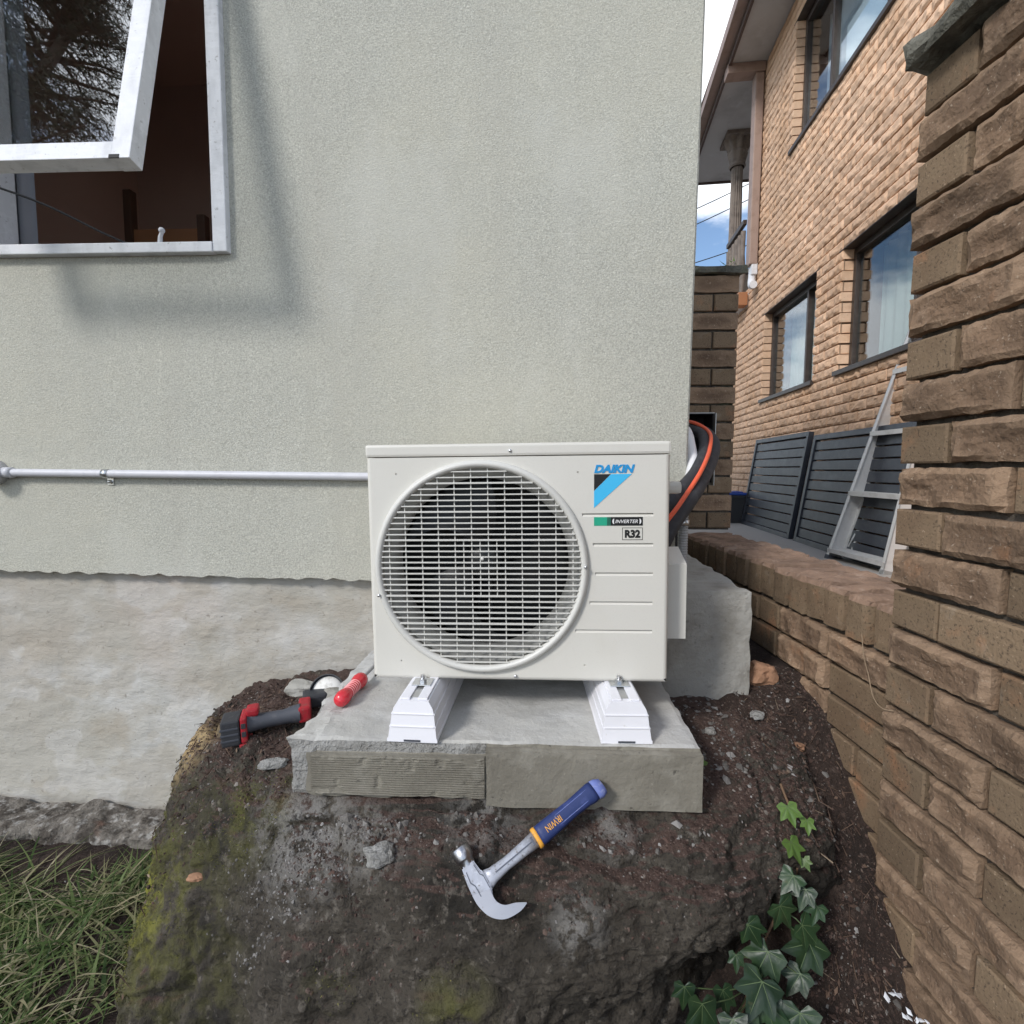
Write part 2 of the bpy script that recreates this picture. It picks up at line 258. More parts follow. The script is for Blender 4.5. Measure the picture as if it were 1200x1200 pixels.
# ------------------------------------------------------------------ mesh helpers
class MB:
    def __init__(s): s.v = []; s.f = []; s.mi = []; s.sm = []
    def add(s, vs, fs, mi=0, sm=False):
        o = len(s.v); s.v += [tuple(v) for v in vs]
        for f in fs: s.f.append(tuple(i + o for i in f)); s.mi.append(mi); s.sm.append(sm)
        return s
    def box(s, x0, x1, y0, y1, z0, z1, mi=0, bev=0):
        if bev:
            b = min(bev, (x1 - x0) / 2.1, (y1 - y0) / 2.1, (z1 - z0) / 2.1)
            bm = bmesh.new(); bmesh.ops.create_cube(bm, size=1)
            for v in bm.verts: v.co = ((x0 + x1) / 2 + v.co.x * (x1 - x0), (y0 + y1) / 2 + v.co.y * (y1 - y0), (z0 + z1) / 2 + v.co.z * (z1 - z0))
            bmesh.ops.bevel(bm, geom=bm.edges[:], offset=b, segments=2, affect='EDGES', profile=.6)
            return s.bm(bm, mi)
        return s.add([(x0, y0, z0), (x1, y0, z0), (x1, y1, z0), (x0, y1, z0), (x0, y0, z1), (x1, y0, z1), (x1, y1, z1), (x0, y1, z1)],
                     [(0, 3, 2, 1), (4, 5, 6, 7), (0, 1, 5, 4), (1, 2, 6, 5), (2, 3, 7, 6), (3, 0, 4, 7)], mi)
    def bm(s, bm, mi=0, sm=False):
        bm.verts.index_update(); s.add([v.co[:] for v in bm.verts], [[v.index for v in f.verts] for f in bm.faces], mi, sm); bm.free(); return s
    def tube(s, pts, rad, n=12, mi=0, caps=True, sm=True):
        pts = [Vector(p) for p in pts]; k = len(pts)
        rads = rad if isinstance(rad, (list, tuple)) else [rad] * k
        up = Vector((0, 0, 1)); prev = None; vs = []; fs = []
        for i, p in enumerate(pts):
            t = (pts[min(i + 1, k - 1)] - pts[max(i - 1, 0)]).normalized()
            if prev is None:
                a = t.cross(up)
                if a.length < .05: a = t.cross(Vector((1, 0, 0)))
            else: a = prev - t * prev.dot(t)
            a.normalize(); prev = a; b = t.cross(a)
            for j in range(n):
                th = 2 * math.pi * j / n; vs.append(p + (a * math.cos(th) + b * math.sin(th)) * rads[i])
        for i in range(k - 1):
            for j in range(n): fs.append((i * n + j, i * n + (j + 1) % n, (i + 1) * n + (j + 1) % n, (i + 1) * n + j))
        s.add(vs, fs, mi, sm)
        if caps:
            s.add(vs[:n], [tuple(range(n))[::-1]], mi); s.add(vs[-n:], [tuple(range(n))], mi)
        return s
    def lathe(s, prof, c=(0, 0, 0), axis='z', n=24, mi=0, sm=True):
        vs = []; fs = []
        for r, h in prof:
            for j in range(n):
                t = 2 * math.pi * j / n; a, b = r * math.cos(t), r * math.sin(t)
                q = (a, b, h) if axis == 'z' else (a, h, b) if axis == 'y' else (h, a, b)
                vs.append((q[0] + c[0], q[1] + c[1], q[2] + c[2]))
        for i in range(len(prof) - 1):
            for j in range(n): fs.append((i * n + j, i * n + (j + 1) % n, (i + 1) * n + (j + 1) % n, (i + 1) * n + j))
        return s.add(vs, fs, mi, sm)
    def prism(s, poly, d0, d1, axis='y', mi=0):
        """poly: 2-D outline; extruded from d0 to d1 along axis"""
        q = (lambda p, d: (p[0], d, p[1])) if axis == 'y' else (lambda p, d: (p[0], p[1], d)) if axis == 'z' else (lambda p, d: (d, p[0], p[1]))
        n = len(poly); vs = [q(p, d0) for p in poly] + [q(p, d1) for p in poly]
        fs = [tuple(range(n)), tuple(range(2 * n - 1, n - 1, -1))] + [(i, i + n, (i + 1) % n + n, (i + 1) % n) for i in range(n)]
        return s.add(vs, fs, mi)
    def mesh(s, name, mats):
        me = bpy.data.meshes.new(name); me.from_pydata(s.v, [], s.f)
        for m in (mats if isinstance(mats, (list, tuple)) else [mats]): me.materials.append(m)
        me.polygons.foreach_set('material_index', s.mi); me.polygons.foreach_set('use_smooth', s.sm); me.update()
        return me
    def fix(s):
        bm = bmesh.new(); vv = [bm.verts.new(v) for v in s.v]
        for f, mi, sm in zip(s.f, s.mi, s.sm):
            try: q = bm.faces.new([vv[i] for i in f]); q.material_index = mi; q.smooth = sm
            except ValueError: pass
        bmesh.ops.remove_doubles(bm, verts=bm.verts[:], dist=1e-6); bmesh.ops.recalc_face_normals(bm, faces=bm.faces[:])
        bm.verts.index_update(); s.v = [v.co[:] for v in bm.verts]; s.f = [tuple(v.index for v in f.verts) for f in bm.faces]; s.mi = [f.material_index for f in bm.faces]; s.sm = [f.smooth for f in bm.faces]; bm.free(); return s
    def build(s, name, m, parent=None, loc=(0, 0, 0), rot=(0, 0, 0)):
        return link(bpy.data.objects.new(name, s.mesh(name, m)), parent, loc, rot)
def link(o, parent=None, loc=(0, 0, 0), rot=(0, 0, 0)):
    COL.objects.link(o); o.parent = parent; o.location = loc; o.rotation_euler = rot; return o
def empty(name, loc=(0, 0, 0), rot=(0, 0, 0), parent=None):
    o = bpy.data.objects.new(name, None); o.empty_display_size = .1; return link(o, parent, loc, rot)
def tag(o, label=None, cat=None, group=None, kind=None):
    if label: o['label'] = label
    if cat: o['category'] = cat
    if group: o['group'] = group
    if kind: o['kind'] = kind
    return o
def fbm(p, sc, oct=4): return mn.fractal(Vector(p) * sc, 1.0, 2.0, oct)
def spline(pts, n):
    pts = [Vector(p) for p in pts]; out = []
    for i in range(len(pts) - 1):
        p0, p1, p2, p3 = pts[max(i - 1, 0)], pts[i], pts[i + 1], pts[min(i + 2, len(pts) - 1)]
        for k in range(n):
            t = k / n
            out.append(.5 * ((2 * p1) + (p2 - p0) * t + (2 * p0 - 5 * p1 + 4 * p2 - p3) * t * t + (3 * p1 - p0 - 3 * p2 + p3) * t ** 3))
    out.append(pts[-1]); return out
def text_mesh(body, size, bold=.0, shear=0, depth=.0004, sx=1, space=1):
    cu = bpy.data.curves.new('lettering', 'FONT'); cu.body = body; cu.size = size; cu.offset = bold; cu.shear = shear; cu.extrude = depth; cu.space_character = space
    cu.align_x = 'LEFT'; cu.resolution_u = 3
    o = bpy.data.objects.new('lettering', cu); COL.objects.link(o)
    dg = bpy.context.evaluated_depsgraph_get(); dg.update()
    me = bpy.data.meshes.new_from_object(o.evaluated_get(dg)); bpy.data.objects.remove(o); bpy.data.curves.remove(cu)
    mb = MB(); mb.add([(v.co.x * sx, v.co.y, v.co.z) for v in me.vertices], [tuple(p.vertices) for p in me.polygons])
    bpy.data.meshes.remove(me); return mb
def fit_text(body, w, h, bold=.0, shear=0, **k):
    """lettering scaled to a w x h box, lower left at the origin, in the x-z plane facing -y"""
    mb = text_mesh(body, h * 1.4, bold, shear, **k)
    xs = [v[0] for v in mb.v]; ys = [v[1] for v in mb.v]; x0, y0 = min(xs), min(ys); fx = w / (max(xs) - x0); fy = h / (max(ys) - y0)
    mb.v = [((v[0] - x0) * fx, -v[2], (v[1] - y0) * fy) for v in mb.v]; return mb
def smooth(a, b, x):
    t = max(0, min(1, (x - a) / (b - a))); return t * t * (3 - 2 * t)
def lerp_tab(tab, x):
    if x <= tab[0][0]: return tab[0][1]
    for (a, va), (b, vb) in zip(tab, tab[1:]):
        if x <= b:
            t = (x - a) / (b - a); return va + (vb - va) * t
    return tab[-1][1]
def rough_block(x0, x1, y0, y1, z0, z1, step, amp, chip, seed):
    """a box of cast concrete with an uneven skin and crumbled edges"""
    bm = bmesh.new(); nx, ny, nz = [max(2, int(round(d / step))) for d in (x1 - x0, y1 - y0, z1 - z0)]
    idx = {}
    def vert(i, j, k):
        if (i, j, k) not in idx:
            p = Vector((x0 + (x1 - x0) * i / nx, y0 + (y1 - y0) * j / ny, z0 + (z1 - z0) * k / nz)); nrm = Vector((0, 0, 0)); c = 0
            for a, (q, m) in enumerate(((i, nx), (j, ny), (k, nz))):
                if q == 0: nrm[a] = -1; c += 1
                elif q == m: nrm[a] = 1; c += 1
            near = sum(1 for q, m in ((i, nx), (j, ny), (k, nz)) if q in (0, m))
            d = fbm(p + Vector((seed, 0, 0)), 9, 5) * amp
            e = 0
            if near >= 2: e = chip * (.5 + .9 * max(-.4, fbm(p + Vector((0, seed, 0)), 14, 4)))
            idx[(i, j, k)] = bm.verts.new(p + nrm.normalized() * (d - e))
        return idx[(i, j, k)]
    for i in range(nx):
        for j in range(ny):
            for k in (0, nz):
                q = [vert(i, j, k), vert(i + 1, j, k), vert(i + 1, j + 1, k), vert(i, j + 1, k)]; bm.faces.new(q if k else q[::-1])
    for i in range(nx):
        for k in range(nz):
            for j in (0, ny):
                q = [vert(i, j, k), vert(i + 1, j, k), vert(i + 1, j, k + 1), vert(i, j, k + 1)]; bm.faces.new(q[::-1] if j else q)
    for j in range(ny):
        for k in range(nz):
            for i in (0, nx):
                q = [vert(i, j, k), vert(i, j + 1, k), vert(i, j + 1, k + 1), vert(i, j, k + 1)]; bm.faces.new(q if i else q[::-1])
    return bm

# ------------------------------------------------------------------ ground
RIGHT = [(-1, -1.2), (.7, -1.17), (.94, -1.09), (1.1, -.90), (1.2, -.80), (1.35, -.64), (1.45, -.595), (3, -.55), (6, -.6), (8, -1.1)]
def ground_z(x, y):
    z = -1.19 + .02 * fbm((x, y, 0), 3, 4)
    z += (lerp_tab(RIGHT, y) - z) * smooth(.3, .62, x)
    z += (-.68 - z) * smooth(1.0, 1.06, x) * smooth(.3, .6, y) * (1 - smooth(20, 40, max(abs(x), abs(y))))
    if max(abs(x), abs(y)) < 3: z += .012 * fbm((x, y, 2), 14, 5)
    return z
def axis(a, b, st, far):
    v = [a + st * i for i in range(int(round((b - a) / st)) + 1)]; lo = []; hi = []; d = st
    x = a
    while x > -far: d *= 1.5; x -= d; lo.append(x)
    d = st; x = v[-1]
    while x < far: d *= 1.5; x += d; hi.append(x)
    return lo[::-1] + v + hi
gx, gy = axis(-2.0, 1.1, .02, 600), axis(.3, 2.2, .02, 600)
mb = MB(); nx = len(gx)
mb.add([(x, y, ground_z(x, y)) for y in gy for x in gx], [(j * nx + i, j * nx + i + 1, (j + 1) * nx + i + 1, (j + 1) * nx + i) for j in range(len(gy) - 1) for i in range(nx - 1)], 0, True)
ground = tag(mb.build('ground', M['soil']), kind='structure')
GROUND_BVH = BVHTree.FromPolygons(mb.v, mb.f)
pth = MB().box(1.09, 6.0, .6, 14, -.80, -.645)
tag(pth.build('side_path', M['path']), kind='structure')

# ------------------------------------------------------------------ rendered house
house = empty('rendered_house', (.56, 1.53, 0), (0, R(.6), R(-3.4)))
tag(house, 'pale sage green rendered house with an open white timber window', 'house')
WX0, WX1, WZ0, WZ1, TOP, LEFT = -2.238, -1.422, .636, 1.90, 2.7, -4.2
XC = -.036; mb = MB(); cols = []
x = LEFT
while x < XC - 1e-6: cols.append(x); x += .012 if x > -2.6 else .1
cols = sorted(set([c for c in cols if abs(c - WX0) > .004 and abs(c - WX1) > .004 and c < XC - .006] + [WX0, WX1, XC - .006]))
def lip(x): return -.357 + .004 * fbm((x, 0, 0), 3, 3) + .009 * fbm((x, 3, 0), 22, 5) - .004 * smooth(-2.2, -.8, x) + .014 * max(0, fbm((x, 7, 0), 9, 3) - .3)
for a, b in zip(cols, cols[1:]):
    inside = a >= WX0 - 1e-6 and b <= WX1 + 1e-6
    zs = [(lip(a), lip(b)), (WZ0, WZ0), (WZ1, WZ1), (TOP, TOP)]
    for k in range(3):
        if inside and k == 1: continue
        mb.add([(a, 0, zs[k][0]), (b, 0, zs[k][1]), (b, 0, zs[k + 1][1]), (a, 0, zs[k + 1][0])], [(0, 1, 2, 3)])
    mb.add([(a, 0, lip(a)), (b, 0, lip(b)), (b, .06, lip(b)), (a, .06, lip(a))], [(0, 3, 2, 1)])
z0 = lip(XC - .006)
mb.add([(XC - .006, 0, z0), (XC, .006, z0), (XC, .006, TOP), (XC - .006, 0, TOP)], [(0, 1, 2, 3)])
mb.add([(XC, .006, z0), (XC, 5, z0), (XC, 5, TOP), (XC, .006, TOP), (LEFT, 5, z0), (LEFT, 5, TOP), (LEFT, 0, z0), (LEFT, 0, TOP)], [(0, 1, 2, 3), (1, 4, 5, 2), (4, 6, 7, 5), (3, 2, 5, 7)])
for (xa, ya, za, xb, yb, zb) in ((WX0, 0, WZ0, WX0, .12, WZ1), (WX1, 0, WZ0, WX1, .12, WZ1)):
    mb.add([(xa, 0, za), (xa, .12, za), (xa, .12, zb), (xa, 0, zb)], [(0, 1, 2, 3)])
for z in (WZ0, WZ1): mb.add([(WX0, 0, z), (WX1, 0, z), (WX1, .12, z), (WX0, .12, z)], [(0, 1, 2, 3)])
mb.build('render_wall', M['render'], house)
mb = MB(); nxp, nzp = 380, 110
vs = []
for k in range(nzp + 1):
    for i in range(nxp + 1):
        px_, pz_ = LEFT + (XC - .004 - LEFT) * (i / nxp) ** .6, -1.35 + 1.01 * k / nzp
        vs.append((px_, .036 + .005 * fbm((px_, 0, pz_), 3.2, 3) + .0016 * fbm((px_ * .7, 4, pz_), 14, 4) + .0012 * max(0, 1 - 7 * abs(fbm((px_, 9, pz_ * 1.3), 5, 3))) - .006 * max(0, fbm((px_, 2, pz_), 34, 2) - .5), pz_))
mb.add(vs, [(k * (nxp + 1) + i, k * (nxp + 1) + i + 1, (k + 1) * (nxp + 1) + i + 1, (k + 1) * (nxp + 1) + i) for k in range(nzp) for i in range(nxp)], 0, True)
mb.add([(XC - .004, .045, -1.35), (XC - .004, 5, -1.35), (XC - .004, 5, -.34), (XC - .004, .045, -.34)], [(0, 1, 2, 3)])
mb.build('plinth_wall', M['plinth'], house)
# strip of rough footing at the foot of the plinth
fb = rough_block(-2.35, -1.36, -.12, .03, -1.35, -1.162, .013, .026, .02, 4.4)
MB().bm(fb, 0).build('footing_ledge', M['ledge'], house)
# dim room behind the window
mb = MB(); x0, x1, y0, y1, z0, z1 = -2.9, -.9, .10, 1.5, -.1, 2.2
mb.add([(x0, y0, z0), (x1, y0, z0), (x1, y1, z0), (x0, y1, z0), (x0, y0, z1), (x1, y0, z1), (x1, y1, z1), (x0, y1, z1)], [(0, 1, 2, 3), (4, 7, 6, 5), (1, 5, 6, 2), (2, 6, 7, 3), (3, 7, 4, 0)])
mb.build('room_wall', M['room'], house)
# fixed frame
MB().box(-1.465, WX1, -.022, .09, WZ0, WZ1, bev=.003).build('window_jamb', M['white_paint'], house)
MB().box(WX0, -2.195, -.022, .09, WZ0, WZ1, bev=.003).build('window_jamb', M['white_paint'], house)
MB().box(-2.195, -1.465, -.026, .09, WZ0 - .002, .664, bev=.003).build('window_sill', M['white_paint'], house)
MB().box(-2.195, -1.465, -.022, .09, 1.86, WZ1, bev=.003).build('window_head', M['white_paint'], house)
sash = empty('window_sash', (-1.838, -.03, 1.845), (R(-12.8), 0, 0), house)
SL, SW, ST = 1.155, .372, .042
for s in (-1, 1):
    a, b = sorted((s * SW, s * (SW - .048))); MB().box(a, b, -.042, 0, -SL, 0, bev=.002).build('stile', M['white_paint'], sash)
MB().box(-SW + .048, SW - .048, -.041, -.001, -SL + .001, -SL + .046, bev=.002).build('rail', M['white_paint'], sash)
MB().box(-SW + .048, SW - .048, -.041, -.001, -.046, -.001, bev=.002).build('rail', M['white_paint'], sash)
MB().box(-SW + .046, SW - .046, -.024, -.020, -SL + .044, -.044).build('glass_pane', M['pane_sash'], sash)
MB().box(SW - .052, SW - .026, -.043, -.0405, -SL - .0005, -SL + .009).build('corner_brace', M['black'], sash)
# window stay on the sill and its cord
st = MB().box(-1.70, -1.655, .012, .034, .664, .672, bev=.002).tube([(-1.662, .022, .668), (-1.660, .022, .700), (-1.650, .018, .714)], [.008, .006, .005], 8)
st.lathe([(0, -.008), (.007, -.006), (.009, 0), (.007, .006), (0, .008)], (-1.650, .016, .716), 'y', 10)
st.build('window_catch', M['white_paint'], house)
MB().tube(spline([(-2.15, -.20, .80), (-1.95, -.10, .755), (-1.80, -.03, .690), (-1.74, .01, .668)], 6), .0032, 6).build('stay_cord', M['wire'], house)
# curtain and things inside the room
cv = []; cf = []
for i in range(41):
    xx = -2.72 + .36 * i / 40; yy = .30 + .022 * math.sin(i * 1.15)
    cv += [(xx, yy, .35), (xx, yy, 2.1)]
for i in range(40): cf.append((2 * i, 2 * i + 2, 2 * i + 3, 2 * i + 1))
MB().add(cv, cf, 0, True).build('curtain', M['curtain'], house)
chair = empty('timber_chair', house.matrix_world @ Vector((0, 0, 0)), (0, R(.6), R(-3.4)))
chair.location = (-1.66, 2.55, -.1)
tag(chair, 'orange timber chair back dimly seen inside the open window', 'chair')
MB().box(-.2, -.16, -.02, .02, 0, 1.42, bev=.005).build('back_post', M['room_dark'], chair)
MB().box(.16, .2, -.02, .02, 0, 1.30, bev=.005).build('back_post', M['room_dark'], chair)
MB().box(-.16, .16, -.012, .012, .95, 1.24, bev=.005).build('backrest', M['orange_wood'], chair)
MB().box(-.2, .2, -.42, -.03, .55, .60, bev=.01).build('seat', M['orange_wood'], chair)
for sx in (-.18, .18): MB().box(sx - .02, sx + .02, -.41, -.37, 0, .55).build('leg', M['room_dark'], chair)

# ------------------------------------------------------------------ conduit on the wall
HM = Matrix.Translation((.56, 1.53, 0)) @ Euler((0, R(.6), R(-3.4))).to_matrix().to_4x4()
cond = empty('electrical_conduit', (.56, 1.53, 0), (0, R(.6), R(-3.4)))
tag(cond, 'pale grey conduit pipe running level along the rendered wall', 'conduit')
zc, yc = -.033, -.018
MB().tube([(-2.17, yc, zc), (-.80, yc, zc)], .0125, 16).build('pipe', M['conduit'], cond)
MB().lathe([(.0125, 0), (.017, 0), (.017, .028), (.0125, .028)], (-2.185, yc, zc), 'x', 16).build('collar', M['conduit'], cond)
MB().lathe([(0, -.038), (.034, -.038), (.038, -.033), (.038, .016), (0, .016)], (-2.225, -.014, zc), 'y', 28).build('round_box', M['conduit'], cond)
sd = MB().box(-1.853, -1.833, -.004, .001, zc - .036, zc + .012)
sd.lathe([(.0126, -.010), (.0145, -.010), (.0145, .010), (.0126, .010)], (-1.843, yc, zc), 'x', 16).build('saddle_clip', M['zinc'], cond)
MB().lathe([(0, -.009), (.005, -.007), (.006, -.003), (.006, 0)], (-1.843, -.004, zc - .026), 'y', 10).build('screw', M['zinc'], cond)

# ------------------------------------------------------------------ boulder
PROF = [  # x, then (y, z) from the back of the top, over the brow, down the front
    (-.92, [(1.62, -1.10), (1.40, -1.12), (1.28, -1.14), (1.18, -1.16), (1.06, -1.20), (.99, -1.26), (.95, -1.36), (.95, -1.5)]),
    (-.885, [(1.62, -.86), (1.42, -.84), (1.30, -.88), (1.20, -.98), (1.08, -1.06), (1.0, -1.15), (.96, -1.3), (.95, -1.5)]),
    (-.84, [(1.62, -.72), (1.40, -.695), (1.28, -.745), (1.18, -.87), (1.07, -.99), (.99, -1.11), (.94, -1.3), (.92, -1.5)]),
    (-.65, [(1.62, -.65), (1.30, -.675), (1.15, -.725), (1.08, -.81), (1.03, -.92), (.98, -1.05), (.94, -1.2), (.92, -1.5)]),
    (-.40, [(1.62, -.65), (1.15, -.69), (1.03, -.725), (.96, -.795), (.91, -.89), (.87, -1.00), (.85, -1.2), (.84, -1.5)]),
    (-.05, [(1.62, -.65), (1.10, -.69), (.98, -.722), (.905, -.782), (.865, -.85), (.835, -.94), (.82, -1.1), (.82, -1.5)]),
    (.25, [(1.62, -.65), (1.10, -.69), (.99, -.722), (.90, -.785), (.87, -.85), (.865, -.93), (.90, -1.08), (.93, -1.5)]),
    (.45, [(1.62, -.60), (1.17, -.675), (1.02, -.73), (.93, -.782), (.905, -.835), (.93, -.91), (1.02, -1.05), (1.08, -1.5)]),
    (.62, [(1.62, -.60), (1.25, -.675), (1.10, -.73), (1.01, -.782), (.985, -.845), (1.02, -.93), (1.10, -1.06), (1.15, -1.5)]),
    (.73, [(1.62, -.64), (1.30, -.700), (1.17, -.765), (1.09, -.82), (1.065, -.89), (1.10, -.98), (1.16, -1.12), (1.20, -1.5)]),
    (.785, [(1.62, -.82), (1.32, -.85), (1.22, -.90), (1.16, -.96), (1.14, -1.03), (1.16, -1.1), (1.19, -1.2), (1.22, -1.5)])]
def cr(v, i, t):
    p0, p1, p2, p3 = v[max(i - 1, 0)], v[i], v[i + 1], v[min(i + 2, len(v) - 1)]
    return .5 * ((2 * p1) + (p2 - p0) * t + (2 * p0 - 5 * p1 + 4 * p2 - p3) * t * t + (3 * p1 - p0 - 3 * p2 + p3) * t ** 3)
rows = [[Vector((p[0] - .018 * smooth(-.5, -.8, p[0]) + (.058 * smooth(-.78, -1.12, q[1]) * smooth(-.35, -.7, p[0])), q[0], q[1])) for q in p[1]] for p in PROF]
SX, SYN = 30, 36; grid = []
for a in range(len(rows) - 1):
    for k in range(SX + (a == len(rows) - 2)):
        t = k / SX; line = [cr([r[j] for r in rows], a, t) for j in range(8)]
        fine = []
        for j in range(7):
            for q in range(SYN + (j == 6)): fine.append(cr(line, j, q / SYN))
        grid.append(fine)
NXR, NYR = len(grid), len(grid[0]); rv = []
for i in range(NXR):
    for j in range(NYR):
        p = grid[i][j]; a = grid[min(i + 1, NXR - 1)][j] - grid[max(i - 1, 0)][j]; b = grid[i][min(j + 1, NYR - 1)] - grid[i][max(j - 1, 0)]
        n = b.cross(a); n = n.normalized() if n.length > 1e-9 else Vector((0, -.7, .7))
        if n.z < -.2 and p.z > -.75: n = -n
        d = .022 * fbm(p, 4.5, 3) + .009 * fbm(p + Vector((5, 0, 0)), 13, 5) + .007 * fbm(p, 40, 4) - .006 * max(0, 1 - abs(fbm(p + Vector((8, 1, 6)), 9, 4)) * 8) - .010 * max(0, fbm(p + Vector((1, 7, 3)), 26, 3) - .25)
        d -= .016 * max(0, 1 - abs(fbm(p + Vector((2, 4, 1)), 3.5, 2)) * 9)          # seams
        if -.52 < p.x < .45 and .93 < p.y < 1.12: d -= .012 * smooth(.93, .99, p.y)
        rv.append(p + n * (d if p.y < 1.03 or abs(p.x) > .55 else d * .4))
rf = [(i * NYR + j, i * NYR + j + 1, (i + 1) * NYR + j + 1, (i + 1) * NYR + j) for i in range(NXR - 1) for j in range(NYR - 1)]
mb = MB().add(rv, rf, 0, True)
boulder = mb.build('boulder', M['boulder'])
tag(boulder, 'large dark mossy boulder with soil on top, carrying the concrete slab', 'boulder')
ROCK_BVH = BVHTree.FromPolygons([tuple(v) for v in rv], rf)

# ------------------------------------------------------------------ concrete slab and house-corner footing
slab = empty('concrete_slab', (-.04, 1.03, -.705), (0, 0, R(-2.5)))
tag(slab, 'grey concrete slab on the boulder under the air conditioner, ribbed at front left', 'slab')
bm = rough_block(-.44, .435, .006, .60, 0, .125, .0125, .004, .006, 1.3)
for v in bm.verts:
    if v.co.x < -.37: v.co.z += .006 * fbm(v.co, 20, 4); v.co.x += .012 * fbm(v.co, 18, 4)
    if v.co.z > .1 and v.co.y < .02: v.co.y += .006 + .010 * max(0, fbm(v.co, 12, 4)) * (1 if v.co.x < .05 else .3)
me = MB().bm(bm)
for k, f in enumerate(me.f):
    ps = [Vector(me.v[i]) for i in f]; nn = (ps[1] - ps[0]).cross(ps[2] - ps[0]).normalized()
    c = sum(ps, Vector()) / len(ps)
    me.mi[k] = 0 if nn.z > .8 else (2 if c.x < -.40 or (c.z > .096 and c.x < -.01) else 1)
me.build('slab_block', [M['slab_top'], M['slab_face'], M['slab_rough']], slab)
# board-marked face, its ridges too fine to pick apart
mb = MB(); xa, xb, za, zb, nr = -.392, -.018, .012, .098, 17
prof = []
for i in range(nr):
    z = za + (zb - za) * i / nr; h = (zb - za) / nr
    prof += [(z, -.001), (z + h * .15, -.0042), (z + h * .62, -.0042), (z + h * .78, -.001)]
prof.append((zb, -.001)); NXX = 46; vs = []
for i in range(NXX + 1):
    xx = xa + (xb - xa) * i / NXX
    for z, y in prof:
        wear = max(0, fbm((xx, 0, z), 26, 3) - .25) * .012
        vs.append((xx, y + .0015 * fbm((xx, 1, z), 9, 3) + wear, z + .0015 * fbm((xx, 2, 0), 7, 2)))
np_ = len(prof)
mb.add(vs, [(i * np_ + j, (i + 1) * np_ + j, (i + 1) * np_ + j + 1, i * np_ + j + 1) for i in range(NXX) for j in range(np_ - 1)])
mb.prism([(xa, za), (xb, za), (xb, zb), (xa, zb)], -.0005, .012)
tag(mb.build('ribbed_face', M['slab_face'], slab), kind='stuff')
# smooth trowelled half
bm = rough_block(-.016, .436, -.004, .02, -.006, .117, .0125, .0018, .0025, 6.1)
MB().bm(bm).build('smooth_face', M['slab_face'], slab)

foot = empty('concrete_footing', (.36, 1.40, -.66), (0, 0, R(-3.4)))
tag(foot, 'pale concrete footing block at the house corner right of the air conditioner', 'footing')
MB().bm(rough_block(0, .302, 0, 1.3, 0, .325, .02, .005, .007, 8.8)).build('footing_block', M['footing'], foot)

# ------------------------------------------------------------------ air conditioner
AW, AH, AD = .688, .552, .285
ac = empty('air_conditioner', (.0135, 1.160, -.493), (0, R(-.65), R(-3.7)))
tag(ac, 'warm white outdoor air conditioner unit with a round fan grille on the slab', 'air conditioner')
CX, CZ, RO = -.083, .268, .2435
hw = AW / 2; BR = .010
# front panel: plate with a round opening, rounded edges
angs = sorted(set([2 * math.pi * i / 96 for i in range(96)] + [math.atan2(z - CZ, x - CX) % (2 * math.pi) for x in (-hw + BR, hw - BR) for z in (BR, .522)]))
def rect_hit(t):
    c, s = math.cos(t), math.sin(t); k = []
    if c > 1e-9: k.append((hw - BR - CX) / c)
    if c < -1e-9: k.append((-hw + BR - CX) / c)
    if s > 1e-9: k.append((.522 - CZ) / s)
    if s < -1e-9: k.append((BR - CZ) / s)
    k = min(k); return CX + c * k, CZ + s * k
mb = MB(); n = len(angs); ri = .236
inn = [(CX + ri * math.cos(t), CZ + ri * math.sin(t)) for t in angs]; out = [rect_hit(t) for t in angs]
vs = [(x, 0, z) for x, z in inn] + [(x, 0, z) for x, z in out] + [(x, .012, z) for x, z in inn] + [(x, .012, z) for x, z in out]
fs = []
for i in range(n):
    j = (i + 1) % n
    fs += [(i, n + i, n + j, j), (2 * n + i, 2 * n + j, 3 * n + j, 3 * n + i), (i, j, 2 * n + j, 2 * n + i), (n + i, 3 * n + i, 3 * n + j, n + j)]
mb.add(vs, fs).fix()
panel = mb.build('front_panel', M['ac_white'], ac)
cut = MB()
for z in (.389, .321, .254, .187, .121):
    xr = CX + math.sqrt(max(.02, .262 ** 2 - (z - CZ) ** 2)); xl = CX - math.sqrt(max(.02, .262 ** 2 - (z - CZ) ** 2))
    for a, b in ((xr, .308), (-.300, xl)):
        if b - a > .012: cut.prism([(-.01, z - .0075), (.0, z - .0045), (.0065, z + .0030), (-.01, z + .0034)], a, b, 'x')
for x, z in ((-.275, .485), (.140, .485), (.155, .040), (-.275, .045)): cut.lathe([(0, -.01), (.0022, -.01), (.0022, .004), (0, .004)], (x, 0, z), 'y', 10)
cut.fix(); co = cut.build('groove_cutter', M['ac_white'], ac)
md = panel.modifiers.new('grooves', 'BOOLEAN'); md.object = co; md.operation = 'DIFFERENCE'; md.solver = 'EXACT'
dg = bpy.context.evaluated_depsgraph_get(); dg.update()
nm = bpy.data.meshes.new_from_object(panel.evaluated_get(dg)); panel.modifiers.clear(); panel.data = nm; nm.name = 'front_panel'
bpy.data.objects.remove(co)
